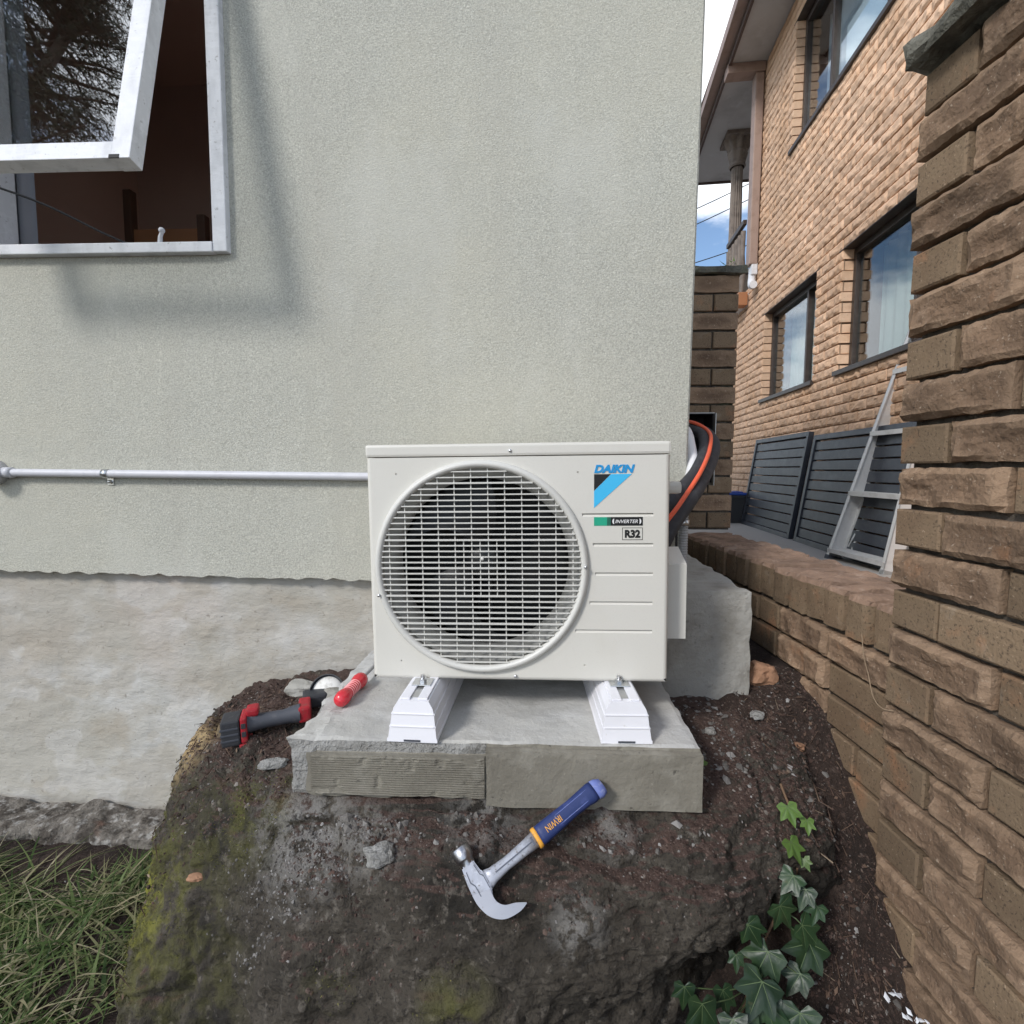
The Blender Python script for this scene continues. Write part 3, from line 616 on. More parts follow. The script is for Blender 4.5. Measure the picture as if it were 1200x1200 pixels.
# wrap-around casing with rounded front edges
mb = MB(); arc = [(BR * (1 - math.sin(a)), BR * (1 - math.cos(a))) for a in [R(90 * i / 5) for i in range(6)]]  # (inset, depth)
for sx in (-1, 1):
    pr = [(sx * (hw - i), d) for i, d in arc] + [(sx * hw, AD)]
    vs = []
    for x, y in pr: vs += [(x, y, BR if y < BR * .5 else .0), (x, y, .522)]
    k = len(pr); mb.add(vs, [(2 * i, 2 * i + 2, 2 * i + 3, 2 * i + 1) for i in range(k - 1)], 0, True)
mb.add([(-hw, AD, 0), (hw, AD, 0), (hw, AD, .522), (-hw, AD, .522)], [(0, 1, 2, 3)])
vs = []
for i, d in arc: vs += [(-hw + max(i, .001), d, i), (hw - max(i, .001), d, i)]
mb.add(vs, [(2 * i, 2 * i + 1, 2 * i + 3, 2 * i + 2) for i in range(len(arc) - 1)], 0, True)
mb.add([(-hw, BR, 0), (hw, BR, 0), (hw, AD, 0), (-hw, AD, 0)], [(0, 3, 2, 1)])
mb.build('casing', M['ac_white'], ac)
MB().box(-hw - .0015, hw + .0015, -.0018, AD + .002, .5235, AH, bev=.006).build('top_cover', M['ac_white'], ac)
# interior
mb = MB(); mb.box(-hw + .012, hw - .05, .235, .245, .012, .515); mb.build('condenser_coil', M['ac_coil'], ac)
mb = MB(); mb.add([(-hw + .011, .0125, .011), (-hw + .011, .235, .011), (-hw + .011, .235, .518), (-hw + .011, .0125, .518), (.2, .0125, .011), (.2, .235, .011), (.2, .235, .518), (.2, .0125, .518)], [(0, 1, 2, 3), (4, 5, 6, 7), (0, 4, 5, 1), (3, 2, 6, 7)]); mb.build('inner_lining', M['ac_dark'], ac)
MB().lathe([(.2355, .002), (.228, .012), (.212, .03), (.206, .05), (.206, .085)], (CX, 0, CZ), 'y', 72).build('bell_mouth', M['bell'], ac)
fan = empty('fan', (CX, .085, CZ), (0, R(24), 0), ac)
MB().lathe([(0, -.022), (.03, -.02), (.045, -.008), (.048, .03), (0, .03)], (0, 0, 0), 'y', 28).build('hub', M['ac_fan'], fan)
for k in range(3):
    mb = MB(); vs = []; NA, NR_ = 12, 6
    for a in range(NA + 1):
        for r in range(NR_ + 1):
            rr = .045 + (.198 - .045) * r / NR_; sw = R(-38 + 76 * a / NA) * (.55 + .5 * r / NR_) + .55 * (r / NR_) ** 1.5
            vs.append((rr * math.cos(sw), .024 - .05 * a / NA + .008 * (r / NR_), rr * math.sin(sw)))
    mb.add(vs, [(a * (NR_ + 1) + r, a * (NR_ + 1) + r + 1, (a + 1) * (NR_ + 1) + r + 1, (a + 1) * (NR_ + 1) + r) for a in range(NA) for r in range(NR_)], 0, True)
    mb.build('blade', M['ac_fan'], fan, rot=(0, R(120 * k), 0))
MB().box(CX - .024, CX - .018, .13, .16, .02, .515).box(CX + .006, CX + .012, .13, .16, .02, .515).build('motor_bracket', M['ac_fan'], ac)
# grille: ring, cross bars, uprights
gr = empty('fan_grille', (CX, 0, CZ), (0, 0, 0), ac)
MB().lathe([(.2475, .0015), (.2470, -.006), (.2435, -.0115), (.2385, -.0145), (.2330, -.0125), (.2295, -.006), (.2285, .004), (.2345, .004)], (0, 0, 0), 'y', 96).build('grille_ring', M['ac_plastic'], gr)
for k in range(-17, 18):
    z = k * .01300; half = math.sqrt(max(0, .2300 ** 2 - z * z)); th = .0020 if k % 5 == 0 else .0015
    if half > .03: MB().box(-half, half, -.0098, -.0035, z - th, z + th, bev=.0008).build('grille_bar', M['ac_plastic'], gr)
for k in range(-5, 7):
    x = (k - .5) * .0385; half = math.sqrt(max(0, .2300 ** 2 - x * x))
    MB().box(x - .0011, x + .0011, -.0034, .0015, -half, half).build('grille_upright', M['ac_plastic'], gr)
for x in (-.038, 0.0, .0385): MB().box(x - .0011, x + .0011, -.0034, .0015, -.065, .065).build('grille_upright', M['ac_plastic'], gr)
MB().lathe([(0, -.0102), (.0035, -.01), (.004, -.0094), (0, -.0094)], (.005, 0, .022), 'y', 14).build('grille_boss', M['ac_plastic'], gr)
for x, z in ((-.012, .535), (-.005, .012), (CX + .2395, .272), (CX - .236, .205), (CX + .005, .0225)):
    sc = MB().lathe([(0, -.0035), (.0035, -.003), (.0042, -.0005), (.0042, .004)], (0, 0, 0), 'y', 12); sc.box(-.003, .003, -.0039, -.0034, -.0005, .0005)
    sc.build('screw', M['zinc'], ac, (x, -.0145 if abs(x - CX) > .2 and z > .1 and z < .4 else -.0015, z))
# printed emblem and labels
LX = .176
def letters(body, w, h, x, z, m, name, **k): fit_text(body, w, h, **k).build(name, m, ac, (x, -.0009, z))
letters('DAIKIN', .090, .0185, LX, .4825, M['deep_blue'], 'brand_lettering', bold=.0013, shear=.25)
MB().prism([(LX, .480), (LX, .443), (LX + .037, .480)], -.0008, .0002).build('emblem_black', M['black_print'], ac)
MB().prism([(LX + .038, .480), (LX, .442), (LX, .4045), (LX + .0835, .480)], -.0008, .0002).build('emblem_blue', M['daikin_blue'], ac)
lab = empty('inverter_label', (LX, 0, .364), (0, 0, 0), ac)
MB().prism([(0, 0), (.029, 0), (.029, .0195), (0, .0195)], -.0006, .0002).build('label_green', M['green_print'], lab)
MB().prism([(.0292, 0), (.037, 0), (.037, .0195), (.0292, .0195)], -.0006, .0002).build('label_blend', M['green_dark'], lab)
MB().prism([(.0372, 0), (.1085, 0), (.1085, .0195), (.0372, .0195)], -.0006, .0002).build('label_black', M['black_print'], lab)
fit_text('INVERTER', .050, .0078, bold=.0001, shear=.25, depth=.0001).build('label_lettering', M['white_print'], lab, (.0475, -.0008, .0058))
for sx, cx in ((-1, .0445), (1, .1015)):
    pts = [(cx + sx * .0035 * math.cos(a), .0098 + .006 * math.sin(a)) for a in [R(-75 + 150 * i / 10) for i in range(11)]] + [(cx + sx * .001 * math.cos(a) - sx * .001, .0098 + .006 * math.sin(a)) for a in [R(75 - 150 * i / 10) for i in range(11)]]
    MB().prism(pts, -.0009, -.0006).build('label_crescent', M['white_print'], lab)
MB().prism([(0, 0), (.0455, 0), (.0455, .028), (0, .028)], -.0005, .0002).build('refrigerant_border', M['black_print'], ac, (LX + .063, 0, .3315))
MB().prism([(.0012, .0012), (.0443, .0012), (.0443, .0268), (.0012, .0268)], -.0009, -.0004).build('refrigerant_label', M['sticker'], ac, (LX + .063, 0, .3315))
letters('R32', .0345, .0185, LX + .0687, .3362, M['black_print'], 'refrigerant_lettering', bold=.0014)
# service cover and grip on the right flank
MB().prism([(.06, .085), (.235, .095), (.235, .275), (.14, .295), (.06, .265)], hw, hw + .055, 'x').fix().build('valve_cover', M['ac_white'], ac)
MB().box(hw, hw + .048, .08, .13, .430, .460, bev=.010).build('carry_grip', M['ac_white'], ac)

# ------------------------------------------------------------------ mounting blocks
def make_block(loc, rz, label):
    t = empty('mounting_block', loc, (0, 0, R(rz)))
    tag(t, label, 'mounting block', 'plastic mounting blocks under the air conditioner')
    LEN = .45; lv = [(.0545, 0), (.0545, .006), (.0525, .008), (.0495, .030), (.0507, .0305), (.0507, .0325), (.0488, .033), (.0462, .056), (.0474, .0565), (.0474, .0585), (.0455, .059), (.0425, .070), (.034, .0835), (.0335, .085)]
    outline = [(-w, z) for w, z in lv] + [(w, z) for w, z in reversed(lv)]
    mb = MB(); k = len(outline)
    v0 = [(x, .0 + z * .16, z) for x, z in outline]; v1 = [(x, LEN - z * .16, z) for x, z in outline]
    mb.add(v0 + v1, [(i, i + 1, k + i + 1, k + i) for i in range(k - 1)] + [(0, k, 2 * k - 1, k - 1)])
    L = len(lv)
    for vv, rev in ((v0, 0), (v1, 1)):
        mb.add(vv, [((i, i + 1, k - 2 - i, k - 1 - i) if rev else (k - 1 - i, k - 2 - i, i + 1, i)) for i in range(L - 1)])
    for zz in (.0315, .0575): mb.box(-.0495 + zz * .09, .0495 - zz * .09, zz * .16 - .0018, zz * .16 + .003, zz - .001, zz + .001)
    mb.build('block_body', M['pvc_white'], t)
    for a, b in ((-.030, -.0085), (.0085, .030)): MB().box(a, b, .018, LEN - .018, .0852, .0895, bev=.0015).build('top_rail', M['pvc_white'], t)
    MB().box(-.008, .008, .03, LEN - .03, .0852, .0862).build('channel', M['galv'], t)
    MB().box(-.018, .018, -.0006, .002, .0012, .0052).build('moulded_slot', M['tool_grey'], t)
    for y in (.098,):
        MB().box(-.022, .022, y - .020, y + .020, .0897, .0925, bev=.001).build('washer_plate', M['zinc'], t)
        MB().lathe([(0, 0), (.009, 0), (.009, .0075), (0, .0075)], (0, y, .0925), 'z', 6, sm=False).build('nut', M['zinc'], t)
        MB().tube([(0, y, .09), (0, y, .108)], .0048, 10).build('bolt', M['zinc'], t)
    return t
make_block((-.213, 1.046, -.5795), -4.5, 'white plastic mounting block under the left end of the air conditioner')
make_block((.243, 1.040, -.5795), -1.0, 'white plastic mounting block under the right end, below the air conditioner labels')

# ------------------------------------------------------------------ pipes, cable and duct at the house corner
def pipe(name, pts, r, m, label, cat, n=14):
    return tag(MB().tube(spline(pts, 10), r, n).build(name, m), label, cat)
pipe('insulated_pipe', [(.335, 1.30, -.25), (.385, 1.33, -.205), (.430, 1.36, -.140), (.530, 1.47, -.052), (.648, 1.68, .032), (.698, 1.80, .095), (.690, 1.90, .140), (.665, 2.05, .150)], .0235, M['black_rubber'], 'thick black insulated pipe on the outer side of the bundle into the duct', 'pipe')
pipe('insulated_pipe', [(.335, 1.33, -.21), (.385, 1.37, -.150), (.430, 1.38, -.085), (.525, 1.47, -.010), (.612, 1.64, .060), (.652, 1.77, .118), (.645, 1.90, .150), (.62, 2.05, .160)], .0185, M['black_rubber'], 'thinner black insulated pipe on the inner side, beside the white hose', 'pipe')
pipe('power_cable', [(.335, 1.26, -.19), (.400, 1.30, -.125), (.440, 1.33, -.085), (.522, 1.42, -.006), (.618, 1.61, .066), (.662, 1.74, .126), (.645, 1.88, .172), (.62, 2.05, .176)], .0062, M['orange_cable'], 'bright orange power cable lying over the black pipes', 'cable', 10)
pipe('drain_hose', [(.50, 1.47, -.07), (.540, 1.54, .005), (.566, 1.64, .075), (.592, 1.76, .130), (.600, 1.90, .160), (.60, 2.05, .17)], .017, M['white_pipe'], 'white hose between the rendered wall corner and the black pipes', 'hose')
fl = MB(); pts = [Vector((.485, 1.44, -.40 + .34 * i / 90)) for i in range(91)]
fl.tube(pts, [.0135 if i % 2 else .0118 for i in range(91)], 14, sm=False)
flex = fl.build('flexible_conduit', M['corrugated']); tag(flex, 'grey corrugated conduit standing upright at the wall corner behind the air conditioner', 'conduit')
MB().lathe([(.0137, -.008), (.0155, -.008), (.0155, .008), (.0137, .008)], (.485, 1.44, -.150), 'z', 16).box(.440, .472, 1.434, 1.446, -.157, -.143).build('clip', M['zinc'], flex)
pipe('drain_wire', [(.462, 1.45, -.38), (.466, 1.44, -.25), (.462, 1.43, -.15), (.455, 1.42, -.09)], .0035, M['wire'], 'thin dark wire hanging beside the corrugated conduit', 'wire', 8)
duct = empty('pipe_duct', (.545, 1.93, 0), (0, 0, R(-3.4)))
tag(duct, 'open metal pipe duct with black inside, on the house side wall', 'duct')
MB().box(0, .205, 0, .30, .2065, .2095).build('top_plate', M['galv'], duct)
MB().box(.2025, .2055, -.02, .30, -.06, .206).build('side_plate', M['galv'], duct)
MB().box(.0, .202, .10, .104, -.06, .206).build('back_plate', M['black'], duct)
MB().box(.001, .201, .003, .10, .2030, .2062).build('inner_lining', M['black'], duct)
MB().box(.1990, .2022, .003, .10, -.05, .2025).build('inner_lining', M['black'], duct)

# ------------------------------------------------------------------ brown brick garden walls
def rock_brick(w, h, d, seed, amp, nx=8, nz=5, flat=False, bev=.004):
    """brick centred on x and z, face towards -y at about y=0, body behind; rock face chipped into facets"""
    rnd = random.Random(seed); mb = MB(); vs = []
    planes = [(rnd.uniform(-.9, .9), rnd.uniform(-.8, .8), rnd.uniform(.25, .9)) for _ in range(5)]
    planes2 = [(rnd.uniform(-1, 1), rnd.uniform(-1, 1), rnd.uniform(.2, 1)) for _ in range(8)]
    for k in range(nz + 1):
        for i in range(nx + 1):
            a, b = -1 + 2 * i / nx, -1 + 2 * k / nz
            x, z = a * (w / 2), b * (h / 2); ex, ez = min(1, (1 - abs(a)) * nx / 2), min(1, (1 - abs(b)) * nz / 2)
            if flat:
                x = math.copysign(min(abs(x), w / 2), x); y = (0 if ex > 0 and ez > 0 else bev * .8) + .0008 * fbm((x + seed, 0, z), 30, 3)
                if 0 < ex <= 1 and i in (1, nx - 1): x = math.copysign(w / 2 - bev, x)
                if 0 < ez <= 1 and k in (1, nz - 1): z = math.copysign(h / 2 - bev, z)
            else:
                q = .62 + .60 * fbm((a * 1.7 + seed * 3.1, seed, b * .8), 1.5, 5) + .10 * fbm((a * 5 + seed, 2, b * 2), 2, 3) - .10 * abs(b)
                q = .5 * q + .5 * min(.42 + .5 * pl[2] + pl[0] * a * .32 + pl[1] * b * .38 for pl in planes2)
                for (ca, cb, cr_) in planes:
                    dd = (((a - ca * 1.1) * w / h) ** 2 * .45 + (b - cb) ** 2) / (cr_ * 1.5) ** 2
                    if dd < 1: q -= (1 - dd) * .35
                y = -amp * max(-.1, q) * (.40 + .60 * min(ex / 1.6, ez, 1))
                if ex == 0 or ez == 0: y = amp * .20 * rnd.random(); x += (.0025 * rnd.uniform(-1, 1) if ez == 0 else 0); z += (.002 * rnd.uniform(-1, 1) if ex == 0 or True else 0)
                else: x += w / nx * .15 * rnd.uniform(-1, 1); z += h / nz * .15 * rnd.uniform(-1, 1)
            vs.append((x, y, z))
    W = nx + 1
    fs = [(k * W + i, k * W + i + 1, (k + 1) * W + i + 1, (k + 1) * W + i) for k in range(nz) for i in range(nx)]
    mb.add(vs, fs)
    ring = [i for i in range(W)] + [k * W + nx for k in range(1, nz + 1)] + [nz * W + i for i in range(nx - 1, -1, -1)] + [k * W for k in range(nz - 1, 0, -1)]
    rb = [vs[i] for i in ring]; m_ = len(rb)
    mb.add(rb + [(p[0], d, p[2]) for p in rb], [(i, m_ + i, m_ + (i + 1) % m_, (i + 1) % m_) for i in range(m_)])
    return mb
CH, BH = .0862, .0750
ROCKS = [rock_brick(.232, BH, .10, s, .024, 16, 7).mesh('brick', M['brown_rock']) for s in range(11, 23)]
ROCK_HEAD = [rock_brick(.112, BH, .10, s, .014, 9, 7).mesh('brick', M['brown_rock']) for s in range(31, 35)]
FLATS = [rock_brick(.112, BH, .10, s, 0, 4, 4, True).mesh('brick', M['brown_flat']) for s in range(41, 46)]
FLATL = [rock_brick(.232, BH, .10, s, 0, 6, 4, True).mesh('brick', M['brown_flat']) for s in range(51, 54)]
def brick(me, parent, x, y, z, rot=(0, 0, 0)):
    return link(bpy.data.objects.new('brick', me), parent, (x, y, z), rot)
rb = random.Random(3)
def jit(s): return rb.uniform(-s, s)
TH = R(-88.7)
tall = empty('brick_wall', (.818, 1.085, -1.286), (0, 0, TH))
tag(tall, 'tall brown rock-faced brick wall with a rough grey capstone, at the right edge', 'wall')
NC = 24; TLEN = 1.75
MB().box(.012, TLEN, .021, .22, 0, NC * CH - .004).build('mortar', M['brown_mortar'], tall)
for c in range(NC):
    x = 0.0; k = (c + 1) % 2; z = c * CH + CH / 2
    while x < TLEN - .05:
        head = (k % 2 == 0)
        w = .112 if head else .232
        if head: me = rb.choice(FLATS) if rb.random() < .92 else rb.choice(ROCK_HEAD)
        else: me = rb.choice(ROCKS) if rb.random() < .93 else rb.choice(FLATL)
        brick(me, tall, x + w / 2 + jit(.0015), jit(.004) - (0 if head else .002), z + jit(.0015), (jit(.012), jit(.008), jit(.012)))
        x += w + .0105; k += 1
cap = rough_block(-.012, TLEN, -.040, .26, NC * CH + .002, NC * CH + .058, .022, .020, .016, 2.2)
MB().bm(cap).build('capstone', M['cap'], tall)

LOW_TOP = -.300
low = empty('low_brick_wall', (.812, 2.50, -.95), (0, 0, TH))
tag(low, 'low brown brick wall capped with upright bricks, leading to the far pier', 'wall')
LL = 1.415; SOLD = .112; nlc = 6; base = (LOW_TOP + .95) - SOLD - .008 - nlc * CH
MB().box(.004, LL - .004, .020, .22, 0, LOW_TOP + .95 - .040).build('mortar', M['brown_mortar'], low)
for c in range(nlc):
    x = LL - .005; k = c % 2; z = base + c * CH + CH / 2
    while x > .03:
        w = .232 if (k % 3 != 0 or c % 3 == 1) else .112
        if x - w < 0: w = .112
        me = rb.choice(ROCKS) if w > .2 and rb.random() < .8 else rb.choice(FLATL) if w > .2 else rb.choice(FLATS)
        if x - w > -.02: brick(me, low, x - w / 2, jit(.004), z, (jit(.01), jit(.006), jit(.01)))
        x -= w + .011; k += 1
def soldier(seed):
    r_ = random.Random(seed); bm = rough_block(-.0365, .0365, 0, .232, -SOLD / 2, SOLD / 2, .018, .0, .006, seed)
    for v in bm.verts:
        if v.co.z > SOLD / 2 - .01: v.co.z += .010 * fbm(v.co + Vector((seed, 0, 0)), 14, 3) - .004; v.co.y += (.010 * r_.random() if v.co.y < .01 else 0)
        elif v.co.y < .01: v.co.y += .001 * r_.uniform(-1, 1)
    mb = MB().bm(bm)
    for i, f in enumerate(mb.f):
        if sum(mb.v[j][2] for j in f) / len(f) > SOLD / 2 - .018: mb.mi[i] = 1
    return mb.mesh('brick', [M['brown_flat'], M['soldier_top']])
M['soldier_top'] = mat('pinkish_split_brick', (.27, .178, .126), .95, layers=[(8, 5, (.19, .125, .088), .46, .64), (30, 4, (.36, .26, .2), .56, .7, None, .7)], bumps=[(25, 6, .7, .012), (100, 5, .6, .004)], rnd=.1)
SOLDS = [soldier(s) for s in range(61, 67)]
x = LL - .006 - .0375
while x > .03:
    brick(rb.choice(SOLDS), low, x, jit(.005) - .004, LOW_TOP + .95 - SOLD / 2 + jit(.003), (0, jit(.03), jit(.03))); x -= .0865

pier = empty('brick_pier', (.832, 2.50, LOW_TOP + .004), (0, 0, R(-2)))
tag(pier, 'slim brown brick pier with a flat cap, ending the low wall', 'pier')
NP = 14; PH = NP * CH
PF = [rock_brick(.232, BH, .236, s, .006, 6, 4).mesh('brick', M['brown_rock']) for s in range(71, 75)]
PH_ = [rock_brick(.112, BH, .236, s, 0, 4, 4, True).mesh('brick', M['brown_flat']) for s in range(81, 84)]
MB().box(.012, .232, .012, .232, 0, PH).build('mortar', M['brown_mortar'], pier)
for c in range(NP):
    z = c * CH + CH / 2 + .004
    if c % 2: brick(rb.choice(PF), pier, .122, jit(.002), z)
    else:
        for x in (.062, .182): brick(rb.choice(PH_), pier, x, jit(.002), z)
MB().bm(rough_block(-.02, .264, -.025, .262, PH + .002, PH + .038, .03, .008, .008, 5.5)).build('capstone', M['cap'], pier)

# ------------------------------------------------------------------ neighbour's tan brick house
NT = math.atan2(-.992, -.126)
nb = empty('brick_house', (3.135, 7.60, -.645), (0, 0, NT))
tag(nb, 'two-storey tan rock-faced brick house with dark framed windows and a column', 'house')
TC, TBH = .0845, .0735
WIN = [(1.465, 2.782, 17, 29), (3.248, 4.89, 17, 29), (2.06, 4.40, 46, 61)]   # x0, x1, first and last course
XE, NCT, XU = 5.9, 64, .857                                                    # near end, courses, far end of the upper storey
TANS = [rock_brick(.235, TBH, .105, s, .020, 10, 5).mesh('brick', M['tan_rock']) for s in range(91, 99)]
cand = []
for c in range(NCT):
    spans = [(XU if c >= 35 else 0.0, XE)]
    for (a, b, c0, c1) in WIN:
        if c0 <= c < c1:
            spans = [s for (p, q) in spans for s in ((p, min(q, a)), (max(p, b), q)) if s[1] - s[0] > .02]
    off = .12 * (c % 2)
    for p, q in spans:
        g = math.floor((p - off) / .24)
        while off + g * .24 < q:
            a, b = max(p, off + g * .24), min(q, off + g * .24 + .235)
            if b - a > .02: cand.append((c, a, b))
            g += 1
NBM = Matrix.Translation((3.135, 7.60, -.645)) @ Matrix.Rotation(NT, 4, 'Z')
def seen(c, a, b):
    p = NBM @ Vector(((a + b) / 2, 0, (c + .5) * TC))
    if p.y < 1.3: return 99
    u, v = p.x / p.y, p.z / p.y
    if u > .40 + .36 and v < .69 or v < .0 or v > .98 or u > .84 - max(0, .75 - v) * .2: return 50 + p.length
    for (q0, q1, c0, c1) in ((WIN)):
        pass
    return p.length
cand.sort(key=lambda t: seen(*t))
rt = random.Random(5); rest = MB()
for i, (c, a, b) in enumerate(cand):
    me = rt.choice(TANS); sx = (b - a) / .235; z = c * TC + TC / 2; x = (a + b) / 2; y = rt.uniform(-.003, .003)
    if i < 300:
        o = brick(me, nb, x, y, z); o.scale = (sx, 1, 1)
    else:
        rest.add([(v.co.x * sx + x, v.co.y + y, v.co.z + z) for v in me.vertices], [tuple(p.vertices) for p in me.polygons])
tag(rest.build('brickwork', M['tan_rock'], nb), kind='stuff')
core = MB()
def core_rect(x0, x1, z0, z1):
    if x1 - x0 > .001 and z1 - z0 > .001: core.add([(x0, .016, z0), (x1, .016, z0), (x1, .016, z1), (x0, .016, z1)], [(0, 1, 2, 3)])
core_rect(0, XE, 0, 17 * TC)
a0, a1 = 17 * TC, 29 * TC
core_rect(0, 1.465, a0, a1); core_rect(2.782, 3.248, a0, a1); core_rect(4.89, XE, a0, a1)
core_rect(0, XE, a1, 35 * TC); core_rect(XU, XE, 35 * TC, 46 * TC)
core_rect(XU, 2.06, 46 * TC, 61 * TC); core_rect(4.40, XE, 46 * TC, 61 * TC); core_rect(XU, XE, 61 * TC, NCT * TC)
core.box(XE - .02, XE, .02, 6, 0, NCT * TC).box(XU + .004, XU + .03, .02, 6, 35 * TC, NCT * TC).box(.004, .03, .02, 6, 0, 35 * TC)
core.box(.01, XE, 5.98, 6, 0, NCT * TC)
core.build('mortar', M['tan_mortar'], nb)
def far_window(x0, x1, c0, c1, mull, curt, extra=None):
    z0, z1 = c0 * TC, c1 * TC - .004; w = empty('window', (x0, 0, z0), (0, 0, 0), nb); W, H = x1 - x0, z1 - z0
    for a, b in ((0, .045), (W - .045, W)): MB().box(a, b, .085, .15, .03, H, bev=.004).build('frame', M['dark_brown'], w)
    MB().box(.045, W - .045, .085, .15, H - .05, H, bev=.004).build('frame', M['dark_brown'], w)
    MB().box(.045, W - .045, .085, .15, .03, .07, bev=.004).build('frame', M['dark_brown'], w)
    for mxx in mull: MB().box(mxx - .018, mxx + .018, .08, .14, .07, H - .05, bev=.004).build('mullion', M['dark_brown'], w)
    MB().box(-.03, W + .03, -.028, .15, -.012, .028, bev=.004).build('sill', M['dark_brown'], w)
    MB().box(-.06, W + .06, -.004, .085, H - .001, H + .0035).build('shaded_lintel', M['dark_brown'], w)  # dark lintel plate; its colour also carries the recess shade at the head
    edges = [.045] + sorted(mull) + [W - .045]
    for a, b in zip(edges, edges[1:]): MB().box(a + .016, b - .016, .112, .117, .068, H - .048).build('pane', M['pane_far'], w)
    n_ = 60; vs = []
    for i in range(n_ + 1): xx = .03 + (W - .06) * i / n_; yy = .30 + .02 * math.sin(i * 1.3); vs += [(xx, yy, 0), (xx, yy, H)]
    MB().add(vs, [(2 * i, 2 * i + 2, 2 * i + 3, 2 * i + 1) for i in range(n_)], 0, True).build('curtain', curt, w)
    MB().add([(-.1, .16, -.1), (W + .1, .16, -.1), (W + .1, .7, -.1), (-.1, .7, -.1), (-.1, .16, H + .1), (W + .1, .16, H + .1), (W + .1, .7, H + .1), (-.1, .7, H + .1)], [(0, 1, 2, 3), (4, 5, 6, 7), (2, 3, 7, 6), (0, 3, 7, 4), (1, 2, 6, 5)]).build('room_lining', M['room_dark'], w)
    return w
far_window(1.465, 2.782, 17, 29, [.95], M['curtain_teal'])
far_window(3.248, 4.89, 17, 29, [.84], M['curtain_teal'])
uw = far_window(2.06, 4.40, 46, 61, [.62, 1.5], M['curtain'])
MB().box(.72, 2.2, .155, .165, .06, .62).build('white_board', M['paper'], uw)
# eaves, gutter, downpipe
EZ = NCT * TC
MB().prism([(-1.35, -.34), (XE + .3, -.52), (XE + .3, .2), (XU, .2), (XU, 2.5), (-1.35, 2.5)], EZ + .001, EZ + .02, 'z').build('soffit', M['soffit'], nb)
def edge_pt(x): return -.34 - .18 * (x + 1.35) / (XE + 1.65)
mb = MB(); xs = (-1.35, XE + .3)
mb.prism([(xs[0], edge_pt(xs[0])), (xs[1], edge_pt(xs[1])), (xs[1], edge_pt(xs[1]) - .03), (xs[0], edge_pt(xs[0]) - .03)], EZ - .03, EZ + .16, 'z')
mb.box(-1.38, -1.35, -.37, 2.5, EZ - .03, EZ + .16); mb.fix().build('fascia', M['gutter_dark'], nb)
mb = MB(); mb.prism([(xs[0] - .05, edge_pt(xs[0]) - .031), (xs[1], edge_pt(xs[1]) - .031), (xs[1], edge_pt(xs[1]) - .14), (xs[0] - .05, edge_pt(xs[0]) - .14)], EZ + .05, EZ + .17, 'z'); mb.fix().build('gutter', M['gutter'], nb)
MB().prism([(-.14, 0), (-.53, -.01), (-.53, .01), (3.2, 1.5), (3.2, 1.47)], -1.4, XE + .3, 'x').fix().build('roof', M['tile_roof'], nb, (0, .0, EZ + .19))
MB().box(1.06, 1.22, -.44, -.01, EZ - .11, EZ - .002, bev=.006).build('gutter_outlet', M['gutter'], nb)
MB().box(1.06, 1.20, -.115, -.018, 3.12, EZ - .11, bev=.012).build('downpipe', M['gutter'], nb)
mb = MB().box(1.075, 1.195, -.085, -.012, 3.00, 3.14, bev=.012); mb.tube(spline([(1.135, -.05, 3.02), (1.135, -.06, 2.93), (1.19, -.07, 2.87), (1.26, -.075, 2.86)], 5), .045, 12); mb.build('downpipe_shoe', M['white_paint'], nb)
# balcony and fluted column beyond the upper storey
bz = 35 * TC
MB().box(-1.15, XU - .01, -.13, 2.4, bz - .22, bz - .06, bev=.01).build('balcony_slab', M['white_paint'], nb)
MB().box(XU - .12, XU + .03, -.138, -.02, bz - .225, bz - .06, bev=.01).build('slab_end', M['orange_wood'], nb)
MB().box(.10, XU - .01, -.10, -.05, bz + .78, bz + .84, bev=.008).build('handrail', M['dark_brown'], nb)
for i in range(6):
    MB().lathe([(.022, 0), (.03, .1), (.045, .25), (.025, .5), (.03, .78)], (.14 + .13 * i, -.075, bz - .06), 'z', 10).build('baluster', M['column'], nb)
col = empty('column', (-.22, .10, bz - .06), (0, 0, 0), nb)
MB().box(-.17, .17, -.17, .17, 0, .55, bev=.01).box(-.2, .2, -.2, .2, .55, .61, bev=.01).build('pedestal', M['column'], col)
fl_ = []; CT = EZ - (bz - .06)
mb = MB(); NF = 64; vs = []
prof = [(.13, .61), (.13, .66), (.105, .70), (.090, .74), (.085, 1.2), (.078, CT - .42)]
for r, h in prof:
    for j in range(NF):
        t = 2 * math.pi * j / NF; q = r - (.012 * (.5 + .5 * math.cos(16 * t)) if h > .72 else 0); vs.append((q * math.cos(t), q * math.sin(t), h))
mb.add(vs, [(i * NF + j, i * NF + (j + 1) % NF, (i + 1) * NF + (j + 1) % NF, (i + 1) * NF + j) for i in range(len(prof) - 1) for j in range(NF)]); mb.build('shaft', M['column'], col)
mb = MB(); vs = []; prof = [(.098, CT - .42), (.115, CT - .40), (.105, CT - .36), (.135, CT - .22), (.125, CT - .20), (.175, CT - .07), (.19, CT - .05)]
for r, h in prof:
    for j in range(48):
        t = 2 * math.pi * j / 48; q = r * (1 + .10 * math.cos(8 * t) * smooth(CT - .4, CT - .1, h)); vs.append((q * math.cos(t), q * math.sin(t), h))
mb.add(vs, [(i * 48 + j, i * 48 + (j + 1) % 48, (i + 1) * 48 + (j + 1) % 48, (i + 1) * 48 + j) for i in range(len(prof) - 1) for j in range(48)]); mb.box(-.2, .2, -.2, .2, CT - .05, CT); mb.build('capital', M['column'], col)
